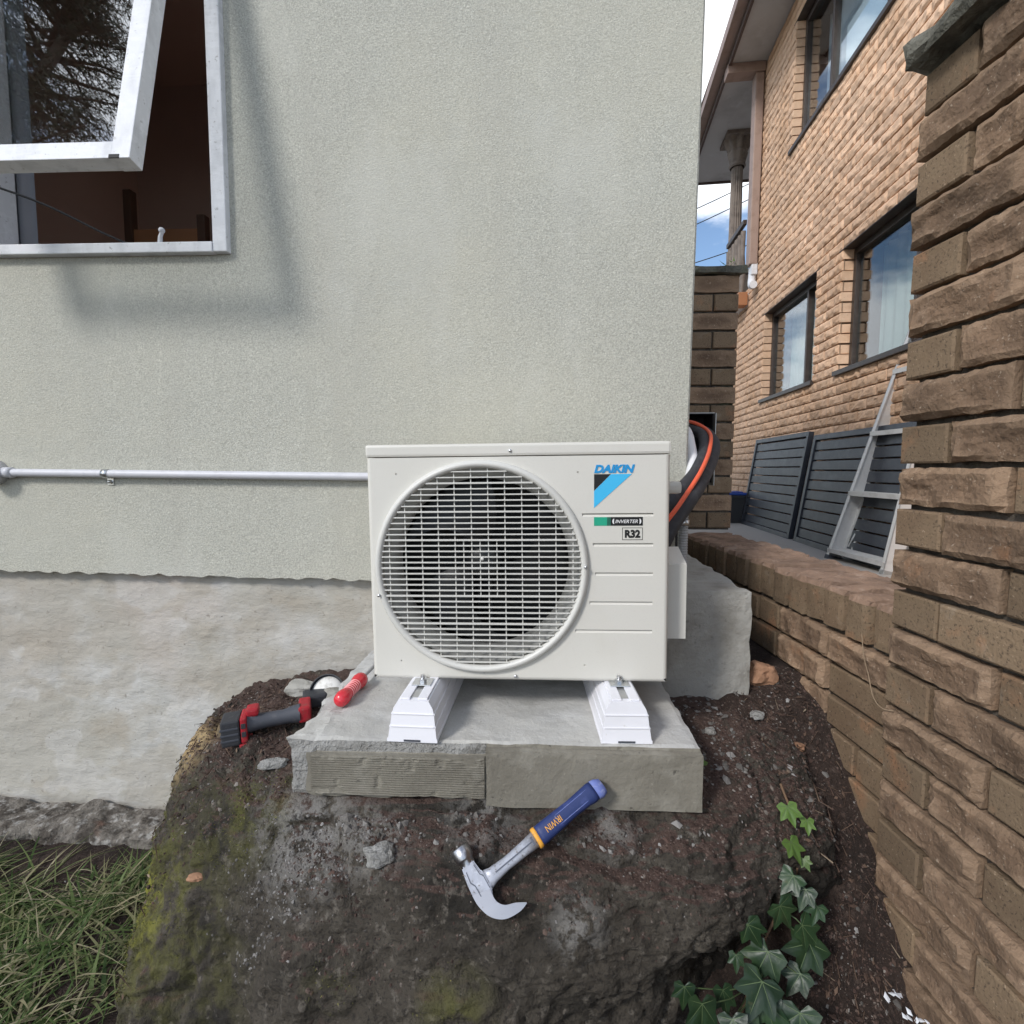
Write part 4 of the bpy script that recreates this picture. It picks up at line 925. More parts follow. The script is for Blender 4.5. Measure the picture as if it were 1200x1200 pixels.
# pot plant leaves spilling through the balustrade
pp = MB(); rp = random.Random(9)
for i in range(90):
    p = Vector((.45 + rp.uniform(-.18, .18), -.15 + rp.uniform(-.09, .06), bz + .20 + rp.uniform(-.2, .25))); d = Vector((rp.uniform(-1, 1), rp.uniform(-1, 1), rp.uniform(-.5, 1))).normalized(); e = d.cross(Vector((0, 0, 1))).normalized() * .014
    pp.add([p - e, p + d * .05, p + e, p + d * .1], [(0, 1, 2), (1, 3, 2)])
plant = pp.build('balcony_plant', M['ivy_young']); plant.matrix_world = NBM
tag(plant, 'small green plant spilling over the neighbour balcony beside the downpipe', 'plant')

# ------------------------------------------------------------------ slatted screens, ladder, bin
def lean_screen(far_y, label):
    W, H = 1.40, (1.0 if far_y > 5 else .955); ang = R(-8.2)
    t = empty('slatted_screen', (2.17 + .127 * far_y - .21, far_y, -.645), (ang, 0, NT)); t.rotation_mode = 'XYZ'
    tag(t, label, 'screen', 'slatted screens against the neighbour wall')
    for a in (0, W - .045): MB().box(a, a + .045, 0, .045, 0, H, bev=.003).build('frame_post', M['charcoal'], t)
    MB().box(.045, W - .045, 0, .045, H - .045, H, bev=.003).build('frame_rail', M['charcoal'], t)
    MB().box(.045, W - .045, 0, .045, 0, .045, bev=.003).build('frame_rail', M['charcoal'], t)
    for i in range(10): 
        sp = (H - .098) / 10; z = .050 + i * sp
        MB().box(.045, W - .045, .012, .030, z, z + sp - .011, bev=.003).build('slat', M['charcoal'], t)
lean_screen(6.10, 'charcoal slatted screen leaning on the tan wall, farther one beside the bin')
lean_screen(4.60, 'charcoal slatted screen leaning on the tan wall, nearer one behind the ladder')

lad = empty('step_ladder', (2.285, 3.70, -.645), (R(-14.2), 0, R(-91)))
tag(lad, 'scuffed aluminium step ladder leaning on the tan wall in front of the screen', 'ladder')
LH = 2.0
def rail_x(s, z): return (.0 + .085 * z) if s == 0 else (.60 - .085 * z)
for s in (0, 1):
    o = (1 if s == 0 else -1); a, b = rail_x(s, 0), rail_x(s, LH)
    mb = MB()
    for (d0, d1, y0, y1) in ((0, .006, 0, .105), (0, .030, 0, .006), (0, .030, .099, .105)):
        mb.add([(a + o * d0, y0, 0), (a + o * d1, y0, 0), (a + o * d1, y1, 0), (a + o * d0, y1, 0), (b + o * d0, y0, LH), (b + o * d1, y0, LH), (b + o * d1, y1, LH), (b + o * d0, y1, LH)], [(0, 3, 2, 1), (4, 5, 6, 7), (0, 1, 5, 4), (1, 2, 6, 5), (2, 3, 7, 6), (3, 0, 4, 7)])
    mb.fix().build('side_rail', M['alu'], lad)
for i, z in enumerate((.075, .50, .93, 1.36, 1.79)):
    st_ = empty('step', (0, 0, z), (R(14.2), 0, 0), lad)
    MB().box(rail_x(0, z) + .007, rail_x(1, z) - .007, -.008, .110, -.004, .004).build('tread', M['alu'], st_)
    MB().box(rail_x(0, z) + .007, rail_x(1, z) - .007, -.012, -.008, -.026, .005).build('nosing', M['alu'], st_)
    for k in range(4): MB().box(rail_x(0, z) + .01, rail_x(1, z) - .01, .004 + .026 * k, .010 + .026 * k, .004, .0062).build('grip_rib', M['alu'], st_)
rear = empty('rear_frame', (0, .14, 0), (0, 0, 0), lad)
for s in (0, 1):
    o = (1 if s == 0 else -1); a, b = rail_x(s, 0) + o * .03, rail_x(s, LH) + o * .03
    MB().add([(a, 0, 0), (a + o * .02, 0, 0), (a + o * .02, .04, 0), (a, .04, 0), (b, -.03, LH), (b + o * .02, -.03, LH), (b + o * .02, .01, LH), (b, .01, LH)], [(0, 3, 2, 1), (4, 5, 6, 7), (0, 1, 5, 4), (1, 2, 6, 5), (2, 3, 7, 6), (3, 0, 4, 7)]).fix().build('rear_rail', M['alu'], rear)
for z in (.20, .62, 1.05, 1.48): MB().box(rail_x(0, z) + .05, rail_x(1, z) - .05, .005, .035, z - .012, z + .012).build('rear_brace', M['alu'], rear)
for s, z in ((0, .12), (0, .62)):
    x = rail_x(s, z) + .03; MB().add([(x, .106, z), (x + .012, .106, z), (x + .012, .14, z + .16), (x, .14, z + .16), (x, .110, z), (x + .012, .110, z), (x + .012, .144, z + .16), (x, .144, z + .16)], [(0, 1, 2, 3), (4, 7, 6, 5), (0, 4, 5, 1), (3, 2, 6, 7), (0, 3, 7, 4), (1, 5, 6, 2)]).build('stay_strut', M['alu'], lad)
for s in (0, 1): MB().box(rail_x(s, 0) - .006, rail_x(s, 0) + .036 if s == 0 else rail_x(s, 0) + .006, -.004, .109, -.012, .03, bev=.004).build('foot', M['tool_grey'], lad) if s == 0 else MB().box(rail_x(s, 0) - .036, rail_x(s, 0) + .006, -.004, .109, -.012, .03, bev=.004).build('foot', M['galv'], lad)

binn = empty('rubbish_bin', (2.66, 6.25, -.645), (0, 0, R(-8)))
tag(binn, 'small dark bin with a blue lid beside the farther screen', 'bin')
mb = MB(); mb.add([(-.12, -.12, 0), (.12, -.12, 0), (.12, .12, 0), (-.12, .12, 0), (-.15, -.15, .33), (.15, -.15, .33), (.15, .15, .33), (-.15, .15, .33)], [(0, 3, 2, 1), (0, 1, 5, 4), (1, 2, 6, 5), (2, 3, 7, 6), (3, 0, 4, 7)]); mb.box(-.158, .158, -.158, .158, .30, .335, bev=.006).build('tub', M['bin'], binn)
MB().box(-.165, .165, -.165, .165, .336, .365, bev=.012).box(-.12, .12, -.12, .12, .363, .378, bev=.006).build('lid', M['bin_lid'], binn)
rk = empty('folded_trolley', (2.76, 6.75, -.645), (0, 0, R(-8)))
tag(rk, 'dark folded trolley frame standing behind the blue-lidded bin', 'trolley')
for x in (-.06, .06): MB().tube([(x, 0, .0), (x, 0, .66), (x * .8, .03, .70)], .014, 8).build('upright', M['bin'], rk)
for z in (.3, .42, .54, .64): MB().box(-.06, .06, -.012, .012, z - .03, z + .03).build('crossbar', M['bin'], rk)
MB().box(-.1, .1, -.1, .02, 0, .02).build('toe_plate', M['bin'], rk)

# ------------------------------------------------------------------ hammer
H0 = Vector((-.060, .888, -.770)); T0 = Vector((.184, 1.002, -.643))
hn = Vector((0, -.75, .66)).normalized(); hx = (T0 - H0).normalized(); he = hn.cross(hx); gap = 1
for q in (H0, H0 + he * .055, H0 - he * .05, H0 - he * .066 + hx * .04):
    hit = ROCK_BVH.ray_cast(q + hn * .15, -hn)
    if hit[0] is not None: gap = min(gap, (q - hit[0]).dot(hn))
if gap < .5: H0 = H0 - hn * (gap - .0105)
hx = (T0 - H0).normalized(); hn = Vector((0, -.75, .66)); hn = (hn - hx * hn.dot(hx)).normalized(); he = hn.cross(hx)
ham = empty('claw_hammer'); ham.matrix_world = Matrix((( hx.x, he.x, hn.x, H0.x), (hx.y, he.y, hn.y, H0.y), (hx.z, he.z, hn.z, H0.z), (0, 0, 0, 1)))
tag(ham, 'steel claw hammer with a navy and amber grip, propped on the boulder', 'hammer')
HL = (T0 - H0).length
def strip(rows, name, m, smoothit=True, k_=1.18):
    """rows of (x, half-width y, half-thickness z, yoff) along the handle, rounded section"""
    mb = MB(); n = 14; vs = []
    for x, w, t, yo in rows:
        for j in range(n):
            a = 2 * math.pi * j / n; c, s = math.cos(a), math.sin(a); e = .7
            vs.append((x, yo + k_ * w * math.copysign(abs(c) ** e, c), t * math.copysign(abs(s) ** e, s)))
    k = len(rows); mb.add(vs, [(i * n + j, i * n + (j + 1) % n, (i + 1) * n + (j + 1) % n, (i + 1) * n + j) for i in range(k - 1) for j in range(n)], 0, smoothit)
    mb.add(vs[:n], [tuple(range(n))]); mb.add(vs[-n:], [tuple(range(n))[::-1]]); return mb.fix().build(name, m, ham)
strip([(.012, .016, .010, 0), (.03, .0115, .0095, 0), (.06, .0095, .0090, 0), (.10, .0105, .009, 0), (.130, .0125, .0098, 0)], 'shaft', M['steel_paint'])
MB().box(.036, .122, -.0012, .0012, .0088, .0098).box(.120, .124, -.008, .008, .0092, .0100).build('shaft_groove', M['grey_line'], ham)
strip([(.128, .0155, .0125, 0), (.130, .0165, .0135, 0), (.135, .0165, .0135, 0), (.1365, .0155, .0125, 0)], 'grip_collar', M['orange_trim'])
strip([(.136, .0150, .0125, 0), (.145, .0158, .0140, 0), (.18, .0152, .0140, 0), (.22, .0140, .0132, .0), (.25, .0150, .0138, 0), (HL - .03, .0165, .0142, -.001), (HL - .022, .0160, .0140, -.001)], 'grip', M['hammer_blue'])
strip([(HL - .022, .0162, .0142, -.001), (HL - .012, .0165, .0145, -.003), (HL - .002, .013, .012, -.004), (HL, .006, .006, -.004)], 'grip_butt', M['hammer_dust'])
gl_ = MB().box(.150, HL - .035, .0085, .0095, .0118, .0128).box(.150, HL - .035, -.0095, -.0085, .0118, .0128); gl_.build('grip_line', M['hammer_dust'], ham)
tx = fit_text('IRWIN', .036, .0115, bold=.0, depth=.0002); tx.v = [(.190 - v[0], .0055 - v[2], .0146 - v[1]) for v in tx.v]
tx.f = [f for f in tx.f]; tx.build('grip_lettering', M['orange_trim'], ham)
# head: poll, cheek and forked claw
head_root = empty('head', (0, 0, 0), (0, 0, 0), ham); head_root.scale = (1.14, 1.10, 1.05)
mb = MB(); mb.lathe([(0, .0665), (.0135, .0665), (.0158, .0645), (.0158, .0470), (.0145, .0445), (.0125, .0425), (.0118, .034)], (0, 0, 0), 'y', 24); mb.build('striking_face', M['steel'], head_root)
head = [(-.011, .038), (.010, .038), (.013, .016), (.017, .012), (.017, -.012), (.0125, -.018), (.011, -.026), (-.004, -.036), (-.013, -.022), (-.016, -.004), (-.015, .014)]
bmh = bmesh.new(); f = bmh.faces.new([bmh.verts.new((x, y, -.0115)) for x, y in head]); ex = bmesh.ops.extrude_face_region(bmh, geom=[f])
for v in [g for g in ex['geom'] if isinstance(g, bmesh.types.BMVert)]: v.co.z = .0115
bmesh.ops.recalc_face_normals(bmh, faces=bmh.faces[:]); bmesh.ops.bevel(bmh, geom=bmh.edges[:], offset=.0022, segments=2, affect='EDGES'); MB().bm(bmh).build('cheek', M['steel_paint'], head_root)
MB().prism([(-.0085, .028), (-.0070, .0285), (-.0085, .012), (-.0045, .004), (-.004, -.02), (-.0055, -.02), (-.0060, .003), (-.0102, .011)], .0113, .0121, 'z').build('cheek_groove', M['grey_line'], head_root)
MB().prism([(.0070, .030), (.0084, .030), (.0098, .014), (.0135, .009), (.0135, -.012), (.0122, -.012), (.0122, .008), (.0085, .013)], .0113, .0121, 'z').build('cheek_groove', M['grey_line'], head_root)
outer = spline([(-.0160, -.004), (-.0150, -.022), (-.0070, -.044), (.0100, -.060), (.034, -.066), (.050, -.064)] and [Vector((a, b, 0)) for a, b in [(-.0160, -.004), (-.0150, -.022), (-.0070, -.044), (.0100, -.060), (.034, -.066), (.050, -.064)]], 5)
inner = spline([Vector((a, b, 0)) for a, b in [(.0125, -.014), (.0110, -.022), (.0120, -.034), (.0200, -.045), (.036, -.053), (.050, -.0625)]], 5)
for s in (-1, 1):
    mb = MB(); vs = []; N = len(outer)
    for i in range(N):
        o_, i_ = outer[i], inner[i]; t = i / (N - 1); za = .0004 + .0022 * smooth(.35, 1, t); zb = .0118 + .001 * math.sin(t * 3)
        vs += [(o_.x, o_.y, s * za), (o_.x, o_.y, s * zb), (i_.x, i_.y, s * zb), (i_.x, i_.y, s * za)]
    mb.add(vs, [(4 * i + j, 4 * i + (j + 1) % 4, 4 * i + 4 + (j + 1) % 4, 4 * i + 4 + j) for i in range(N - 1) for j in range(4)] + [(0, 1, 2, 3), (4 * N - 4, 4 * N - 3, 4 * N - 2, 4 * N - 1)], 0, False); mb.fix().build('claw', M['steel'], head_root)

# ------------------------------------------------------------------ screwdriver
S0 = Vector((-.418, 1.195, -.5595)); S1 = Vector((-.385, 1.52, -.562))
dx = (S1 - S0).normalized(); dz = Vector((0, 0, 1)); dz = (dz - dx * dz.dot(dx)).normalized(); dy = dz.cross(dx)
drv = empty('screwdriver'); drv.matrix_world = Matrix(((dx.x, dy.x, dz.x, S0.x), (dx.y, dy.y, dz.y, S0.y), (dx.z, dy.z, dz.z, S0.z), (0, 0, 0, 1))) @ Matrix.Scale(1.1, 4)
tag(drv, 'red handled screwdriver lying on the slab with its shaft under the air conditioner', 'screwdriver')
MB().lathe([(0, -.002), (.010, 0), (.0155, .006), (.0175, .018), (.0165, .032), (.0135, .040), (.0132, .088), (.0165, .098), (.0185, .110), (.0170, .124), (.0120, .132), (.006, .135), (0, .135)], (0, 0, 0), 'x', 20).build('handle', M['driver_red'], drv)
for k in range(6): MB().lathe([(.0130, -.0011), (.0146, -.0008), (.0146, .0008), (.0130, .0011)], (.046 + k * .0082, 0, 0), 'x', 20).build('handle_rib', M['driver_stripe'], drv)
MB().tube([(.13, 0, 0), (.29, 0, 0), (.305, 0, 0)], [.0042, .0042, .003], 10).build('shaft', M['corrugated'], drv)

# ------------------------------------------------------------------ angle grinder
G0 = Vector((-.712, 1.245, -.650)); G1 = Vector((-.502, 1.325, -.642))
ax = (G1 - G0).normalized(); az = Vector((0, 0, 1)); az = (az - ax * az.dot(ax)).normalized(); ay = az.cross(ax)
gri = empty('angle_grinder'); gri.matrix_world = Matrix(((ax.x, ay.x, az.x, G0.x), (ax.y, ay.y, az.y, G0.y), (ax.z, ay.z, az.z, G0.z), (0, 0, 0, 1))) @ Matrix.Scale(.82, 4)
tag(gri, 'red and black cordless angle grinder on the soil left of the slab', 'power tool')
MB().box(-.022, .030, -.038, .038, -.046, .034, bev=.006).build('battery', M['tool_black'], gri)
for z in (-.03, -.012, .006): MB().box(-.0235, .026, -.0392, .0392, z, z + .006, bev=.001).build('battery_rib', M['tool_grey'], gri)
MB().box(.031, .050, -.037, .037, -.043, .037, bev=.006).build('rear_housing', M['tool_red'], gri)
for z in (-.022, .004): MB().box(.034, .047, -.0385, -.036, z, z + .016, bev=.002).build('vent_slot', M['tool_black'], gri)
MB().box(.026, .056, -.040, .030, -.056, -.044, bev=.003).build('base_foot', M['tool_red'], gri)
mb = MB(); mb.tube([(.048, 0, .004), (.062, 0, .004), (.09, 0, .002), (.15, 0, .002), (.185, 0, .004), (.20, 0, .004)], [.032, .030, .0235, .0225, .027, .030], 18); mb.build('grip', M['tool_grey'], gri)
MB().box(.046, .082, -.018, .030, .026, .052, bev=.008).build('top_housing', M['tool_red'], gri)
MB().box(.195, .232, -.026, .060, -.020, .030, bev=.008).build('gear_case', M['tool_red'], gri)
MB().box(.205, .284, .062, .130, -.018, .026, bev=.008).build('gear_head', M['tool_black'], gri)
dk = empty('cutting_disc', (.285, .100, .014), (R(-25), 0, R(-18)), gri)
MB().lathe([(.012, -.0015), (.052, -.0015), (.052, .0015), (.012, .0015)], (0, 0, 0), 'y', 40).build('disc', M['disc'], dk)
MB().lathe([(0, -.006), (.012, -.005), (.014, 0), (0, 0)], (0, 0, 0), 'y', 16).build('flange_nut', M['zinc'], dk)
mb = MB(); vs = []
for i in range(21):
    a = R(20 + 170 * i / 20); c, s = math.cos(a), math.sin(a)
    for r, y in ((.02, .006), (.060, .006), (.060, -.012), (.0575, -.012), (.0575, .003), (.02, .003)): vs.append((r * c, y, r * s))
mb.add(vs, [(6 * i + j, 6 * i + (j + 1) % 6, 6 * i + 6 + (j + 1) % 6, 6 * i + 6 + j) for i in range(20) for j in range(6)]); mb.build('disc_guard', M['tool_black'], dk)

# ------------------------------------------------------------------ ivy
def leaf_mesh(seed, m):
    r_ = random.Random(seed); lob = [(90, 1.0), (62, .52), (38, .80), (10, .46), (-22, .62), (-58, .42), (-90, .16), (-122, .42), (-158, .62), (170, .46), (142, .80), (118, .52)]
    pts = [Vector((.5 * q * (1 + r_.uniform(-.09, .09)) * math.cos(R(a)), .5 * q * (1 + r_.uniform(-.09, .09)) * math.sin(R(a)), 0)) for a, q in lob]
    for p in pts: p.z = -.16 * p.length ** 1.5 + .10 * abs(p.x) + r_.uniform(-.02, .02)
    mb = MB(); c = Vector((0, -.06, 0)); n = len(pts); rim = []
    for i in range(n):
        a, b = pts[i], pts[(i + 1) % n]; rim += [a, (a + b) / 2 + (a + b) * .02]
    mid = [c + (p - c) * .55 + Vector((0, 0, .012 * (1 if k % 4 else -1))) for k, p in enumerate(rim)]; k = len(rim)
    mb.add([c] + mid + rim, [(0, 1 + i, 1 + (i + 1) % k) for i in range(k)] + [(1 + i, 1 + k + i, 1 + k + (i + 1) % k, 1 + (i + 1) % k) for i in range(k)], 0, True)
    for a in (0, 2, 4, 8, 10):
        p = pts[a]; d = (p - c).normalized(); e = Vector((-d.y, d.x, 0)) * .006; h = Vector((0, 0, .006)); q = c + (p - c) * .9; m_ = c + (p - c) * .55
        mb.add([c - e + h, m_ - e * .7 + h * 2.2, q + h, m_ + e * .7 + h * 2.2, c + e + h], [(0, 1, 2, 3, 4)], 1)
    return mb.mesh('leaf', [m, M['vein']])
LV = [leaf_mesh(s, M['ivy']) for s in range(5)]; LY = [leaf_mesh(s, M['ivy_young']) for s in range(10, 13)]
IV = [(.600, 1.055, -.735, .050, 1), (.643, 1.055, -.765, .036, 1), (.592, 1.020, -.790, .052, 1), (.617, 1.015, -.822, .028, 1), (.575, .985, -.835, .054, 0), (.603, .985, -.866, .052, 0),
      (.542, .960, -.880, .070, 0), (.464, .93, -.892, .062, 0), (.486, .905, -.925, .082, 0), (.587, .955, -.918, .068, 0), (.590, .945, -.950, .088, 0), (.443, .935, -.960, .036, 0), (.462, .875, -.957, .086, 0),
      (.405, .90, -1.000, .056, 0), (.349, .86, -.985, .075, 0), (.529, .86, -1.004, .080, 0), (.478, .88, -1.005, .070, 0), (.326, .89, -.980, .05, 0), (.400, .845, -.998, .062, 0), (.56, .92, -.985, .06, 0), (.43, .86, -1.03, .07, 0), (.36, .84, -1.03, .07, 0), (.50, .85, -1.05, .07, 0), (.62, .97, -.89, .045, 0)]
ivy = empty('ivy_plant', (.53, .95, -1.1)); tag(ivy, 'trailing ivy climbing the right side of the boulder, pale young leaves at its tip', 'ivy')
ri_ = random.Random(12); base_iv = Vector((.53, .95, -1.1)); cen = []
IV = [(x * k, y * k, z * k, s, yg) for (x, y, z, s, yg), k in zip(IV, [.955] * 4 + [.965] * 4 + [.985] * 30)]
for x, y, z, s, yg in IV:
    p = Vector((x, y, z)); nrm = Vector((ri_.uniform(-.75, .45), -1, .55 + ri_.uniform(-.5, .7))).normalized(); dwn = Vector((ri_.uniform(-.6, .6), 0, -1)); dwn = (dwn - nrm * dwn.dot(nrm)).normalized(); side = dwn.cross(nrm)
    o = link(bpy.data.objects.new('leaf', (LY if yg else LV)[ri_.randrange(3)]), ivy)
    mt = Matrix(((side.x, dwn.x, nrm.x, p.x - base_iv.x), (side.y, dwn.y, nrm.y, p.y - base_iv.y), (side.z, dwn.z, nrm.z, p.z - base_iv.z), (0, 0, 0, 1))) @ Matrix.Scale(s * 1.45, 4)
    o.matrix_local = mt; cen.append(p)
stem_pts = [Vector(p) - base_iv for p in [(.44, .93, -1.13), (.47, .93, -1.02), (.50, .945, -.94), (.555, .975, -.88), (.600, 1.01, -.83), (.622, 1.045, -.78), (.606, 1.075, -.725), (.600, 1.09, -.70)]]
MB().tube(spline(stem_pts, 6), .0028, 6).build('stem', M['stem'], ivy)
for x, y, z, s, yg in IV[4:]:
    p = Vector((x, y, z)) - base_iv; q = min(spline(stem_pts, 6), key=lambda v: (v - p).length)
    MB().tube([q, (q + p) / 2 + Vector((0, -.012, .01)), p + Vector((0, .004, .0))], .0012, 5).build('leaf_stalk', M['vein'], ivy)
def one_leaf(name, loc, s, rot, me, label):
    o = link(bpy.data.objects.new(name, me), None, loc, rot); o.scale = (s, s, s); return tag(o, label, 'leaf')
one_leaf('ivy_leaf', (.418, 1.075, -.645), .044, (R(35), R(-20), R(30)), LY[1], 'single green ivy leaf poking up at the right end of the slab')

# ------------------------------------------------------------------ loose stuff on soil and stone
def drop(x, y):
    best = None
    for b in (ROCK_BVH, GROUND_BVH):
        h = b.ray_cast(Vector((x, y, -.2)), Vector((0, 0, -1)))
        if h[0] is not None and (best is None or h[0].z > best[0].z): best = h
    return best
def in_slab(x, y): return -.50 < x < .41 and y > 1.015 + (.0 if x > -.4 else .01) - .04 * x
def chip(mb, p, n, s, r_, flat=.6):
    a = Vector((r_.uniform(-1, 1), r_.uniform(-1, 1), r_.uniform(-1, 1))); t = n.cross(a)
    if t.length < .1: return
    t.normalize(); b = n.cross(t); q = []
    for k in range(5):
        th = 2 * math.pi * (k + r_.uniform(-.3, .3)) / 5; q.append(p + (t * math.cos(th) * s * r_.uniform(.7, 1.3) + b * math.sin(th) * s * r_.uniform(.5, 1)) + n * s * r_.uniform(-.1, .2))
    top = p + n * s * flat * r_.uniform(.6, 1.2) + t * s * r_.uniform(-.3, .3)
    mb.add(q + [top], [(k, (k + 1) % 5, 5) for k in range(5)])
rc = random.Random(21)
soil_bits, grey_bits, grey_bits0 = MB(), MB(), MB()
cnt = 0
for _ in range(90000):
    if cnt > 20000: break
    u = rc.random()
    if u < .45: x, y = rc.uniform(-.45, .75), rc.uniform(.86, 1.35)
    elif u < .68: x, y = rc.uniform(-.88, -.45), rc.uniform(1.08, 1.52)
    elif u < .93: x, y = rc.uniform(.5, .85), rc.uniform(.75, 1.5)
    else: x, y = rc.uniform(-1.3, -.82), rc.uniform(.85, 1.45)
    if in_slab(x, y) or (x > .34 and y > 1.37 and x < .68): continue
    h = drop(x, y)
    if h is None or h[1].z < .5 and rc.random() > .05: continue
    s = .0011 + .0034 * rc.random() ** 2.6 + (.006 * rc.random() if rc.random() < .02 else 0)
    chip(soil_bits if rc.random() < .93 else grey_bits, h[0], h[1], s, rc); cnt += 1
for _ in range(260):     # paler stones: along the slab, beside the footing
    u = rc.random()
    if u < .45: x, y = rc.uniform(.40, .56), rc.uniform(1.08, 1.40)
    elif u < .75: x, y = rc.uniform(-.4, .4), rc.uniform(.95, 1.02)
    else: x, y = rc.uniform(.62, .8), rc.uniform(.8, 1.45)
    h = drop(x, y)
    if h and not in_slab(x, y): chip(grey_bits, h[0], h[1], .004 + .008 * rc.random() ** 2, rc, .8)
tag(soil_bits.build('soil_crumbs', M['chips']), 'crumbled red brown soil scattered over boulder and ground', 'soil', kind='stuff')
tag(grey_bits.build('gravel', M['greychips']), 'grey gravel chips scattered round slab and footing', 'gravel', kind='stuff')
moss = MB(); rm = random.Random(8)
for _ in range(60000):
    if len(moss.f) > 7000: break
    i, j = rm.randrange(NXR), rm.randrange(NYR); p = rv[i * NYR + j]
    if p.z < -1.25: continue
    w = max(1 - (p - Vector(c)).length / r for c, r in (((-.90, 1.12, -.94), .25), ((-.60, 1.08, -.77), .13), ((-.10, .83, -.96), .08), ((-.34, .86, -.95), .06)))
    if w < 0 or fbm(p + Vector((7, 8, 3)), 16, 5) < .15 - .5 * w: continue
    nn = ROCK_BVH.find_nearest(p)[1]; nn = nn if nn.dot(Vector((0, -.6, .6)) - p * .001) > -.3 else -nn
    q = p + Vector((rm.gauss(0, .004), rm.gauss(0, .004), rm.gauss(0, .004)))
    d = (nn + Vector((rm.gauss(0, .5), rm.gauss(0, .5), rm.gauss(.2, .5)))).normalized() * rm.uniform(.002, .0055); e = d.cross(Vector((rm.gauss(0, 1), rm.gauss(0, 1), rm.gauss(0, 1)))).normalized() * .0009
    moss.add([q - e - d * .3, q + e - d * .3, q + d], [(0, 1, 2)])
tag(moss.build('moss', M['moss']), 'yellow green moss tufts on the left shoulder of the boulder', 'moss', kind='stuff')
for _ in range(1900):    # cement crumbs below the slab corner and grit down the front
    x, y = (rc.gauss(-.43, .08), rc.uniform(.93, 1.05)) if rc.random() < .93 else (rc.uniform(-.7, .6), rc.uniform(.9, 1.04))
    if in_slab(x, y): continue
    h = drop(x, y)
    if h and h[0].z > -1.05: chip(grey_bits0, h[0], h[1], .0010 + .0035 * rc.random() ** 3, rc, .8)
tag(grey_bits0.build('cement_crumbs', M['greychips']), 'grey cement crumbs spilled below the slab', 'cement crumbs', kind='stuff')
# dead leaves, twigs
lit = MB()
for _ in range(1100):
    u = rc.random()
    if u < .55: x, y = rc.uniform(.62, .83), rc.uniform(.75, 1.45)
    elif u < .8: x, y = rc.uniform(-.88, -.5), rc.uniform(1.15, 1.55)
    else: x, y = rc.uniform(-1.2, -.82), rc.uniform(.85, 1.4)
    h = drop(x, y)
    if not h: continue
    n = (h[1] + Vector((rc.uniform(-.5, .5), rc.uniform(-.5, .5), 0))).normalized(); t = n.cross(Vector((rc.uniform(-1, 1), rc.uniform(-1, 1), .1))).normalized(); b = n.cross(t)
    p = h[0] + n * .004
    if rc.random() < .5:
        L, w = rc.uniform(.004, .010), rc.uniform(.002, .004); lit.add([p - t * L, p + b * w + n * .002, p + t * L + n * .003, p - b * w], [(0, 3, 2, 1)])
    else:
        L = rc.uniform(.008, .024); w = b * .0006; lit.add([p - t * L - w, p + t * L - w, p + t * L + w + n * .003, p - t * L + w], [(0, 1, 2, 3)])
tag(lit.build('leaf_litter', M['litter']), 'dry leaf litter and twigs on the soil', 'leaf litter', kind='stuff')
# individual stones and shards
def stone(name, x, y, sx, sy, sz, seed, m, label, cat, rz=0, sink=.25):
    bm = bmesh.new(); bmesh.ops.create_icosphere(bm, subdivisions=3, radius=1)
    for v in bm.verts:
        d = 1 + .42 * fbm(v.co + Vector((seed, 0, 0)), 1.5, 5); c = v.co * d
        c = Vector([math.copysign(abs(q) ** .75, q) for q in c]); v.co = Vector((c.x * sx, c.y * sy, c.z * sz))
    h = drop(x, y); z = h[0].z if h else -.7
    return tag(MB().bm(bm).build(name, m, None, (x, y, z + sz * (1 - sink * 2)), (0, 0, R(rz))), label, cat)
stone('brick_shard', .715, 1.43, .042, .03, .034, 1, M['red_brick'], 'orange brown brick shard between the footing and the low wall', 'brick')
stone('mortar_splat', -.262, .952, .030, .022, .016, 2, M['slab_rough'], 'round grey lump of dried mortar on the boulder below the ribbed face', 'mortar', 20, .2)
stone('stone_flake', -.565, 1.155, .030, .016, .009, 3, M['slab_rough'], 'flat grey stone flake in front of the angle grinder', 'stone', 15)
stone('stone_flake', -.74, 1.335, .022, .014, .008, 4, M['footing'], 'pale stone flake behind the grinder battery', 'stone', 40)
stone('concrete_lump', -.505, 1.40, .045, .03, .030, 5, M['footing'], 'whitish crumbled concrete lump against the wall behind the grinder disc', 'concrete')
stone('concrete_lump', -.62, 1.47, .055, .03, .020, 6, M['footing'], 'long pale concrete lump against the wall behind the grinder grip', 'concrete', -12)
stone('brown_stone', .66, 1.33, .018, .015, .010, 7, M['slab_rough'], 'small rounded grey stone beside the footing block', 'stone')
stone('brown_stone', .50, 1.24, .013, .011, .008, 8, M['slab_rough'], 'pale pebble on the soil right of the slab end', 'stone')
stone('tan_flake', .735, 1.27, .024, .016, .010, 9, M['red_brick'], 'tan stone flake on the soil at the foot of the low wall', 'stone', 30)
stone('red_fragment', -.70, 1.06, .017, .010, .006, 10, M['red_brick'], 'small pinkish brick fragment caught on the mossy boulder shoulder', 'brick')
pr_ = random.Random(4)
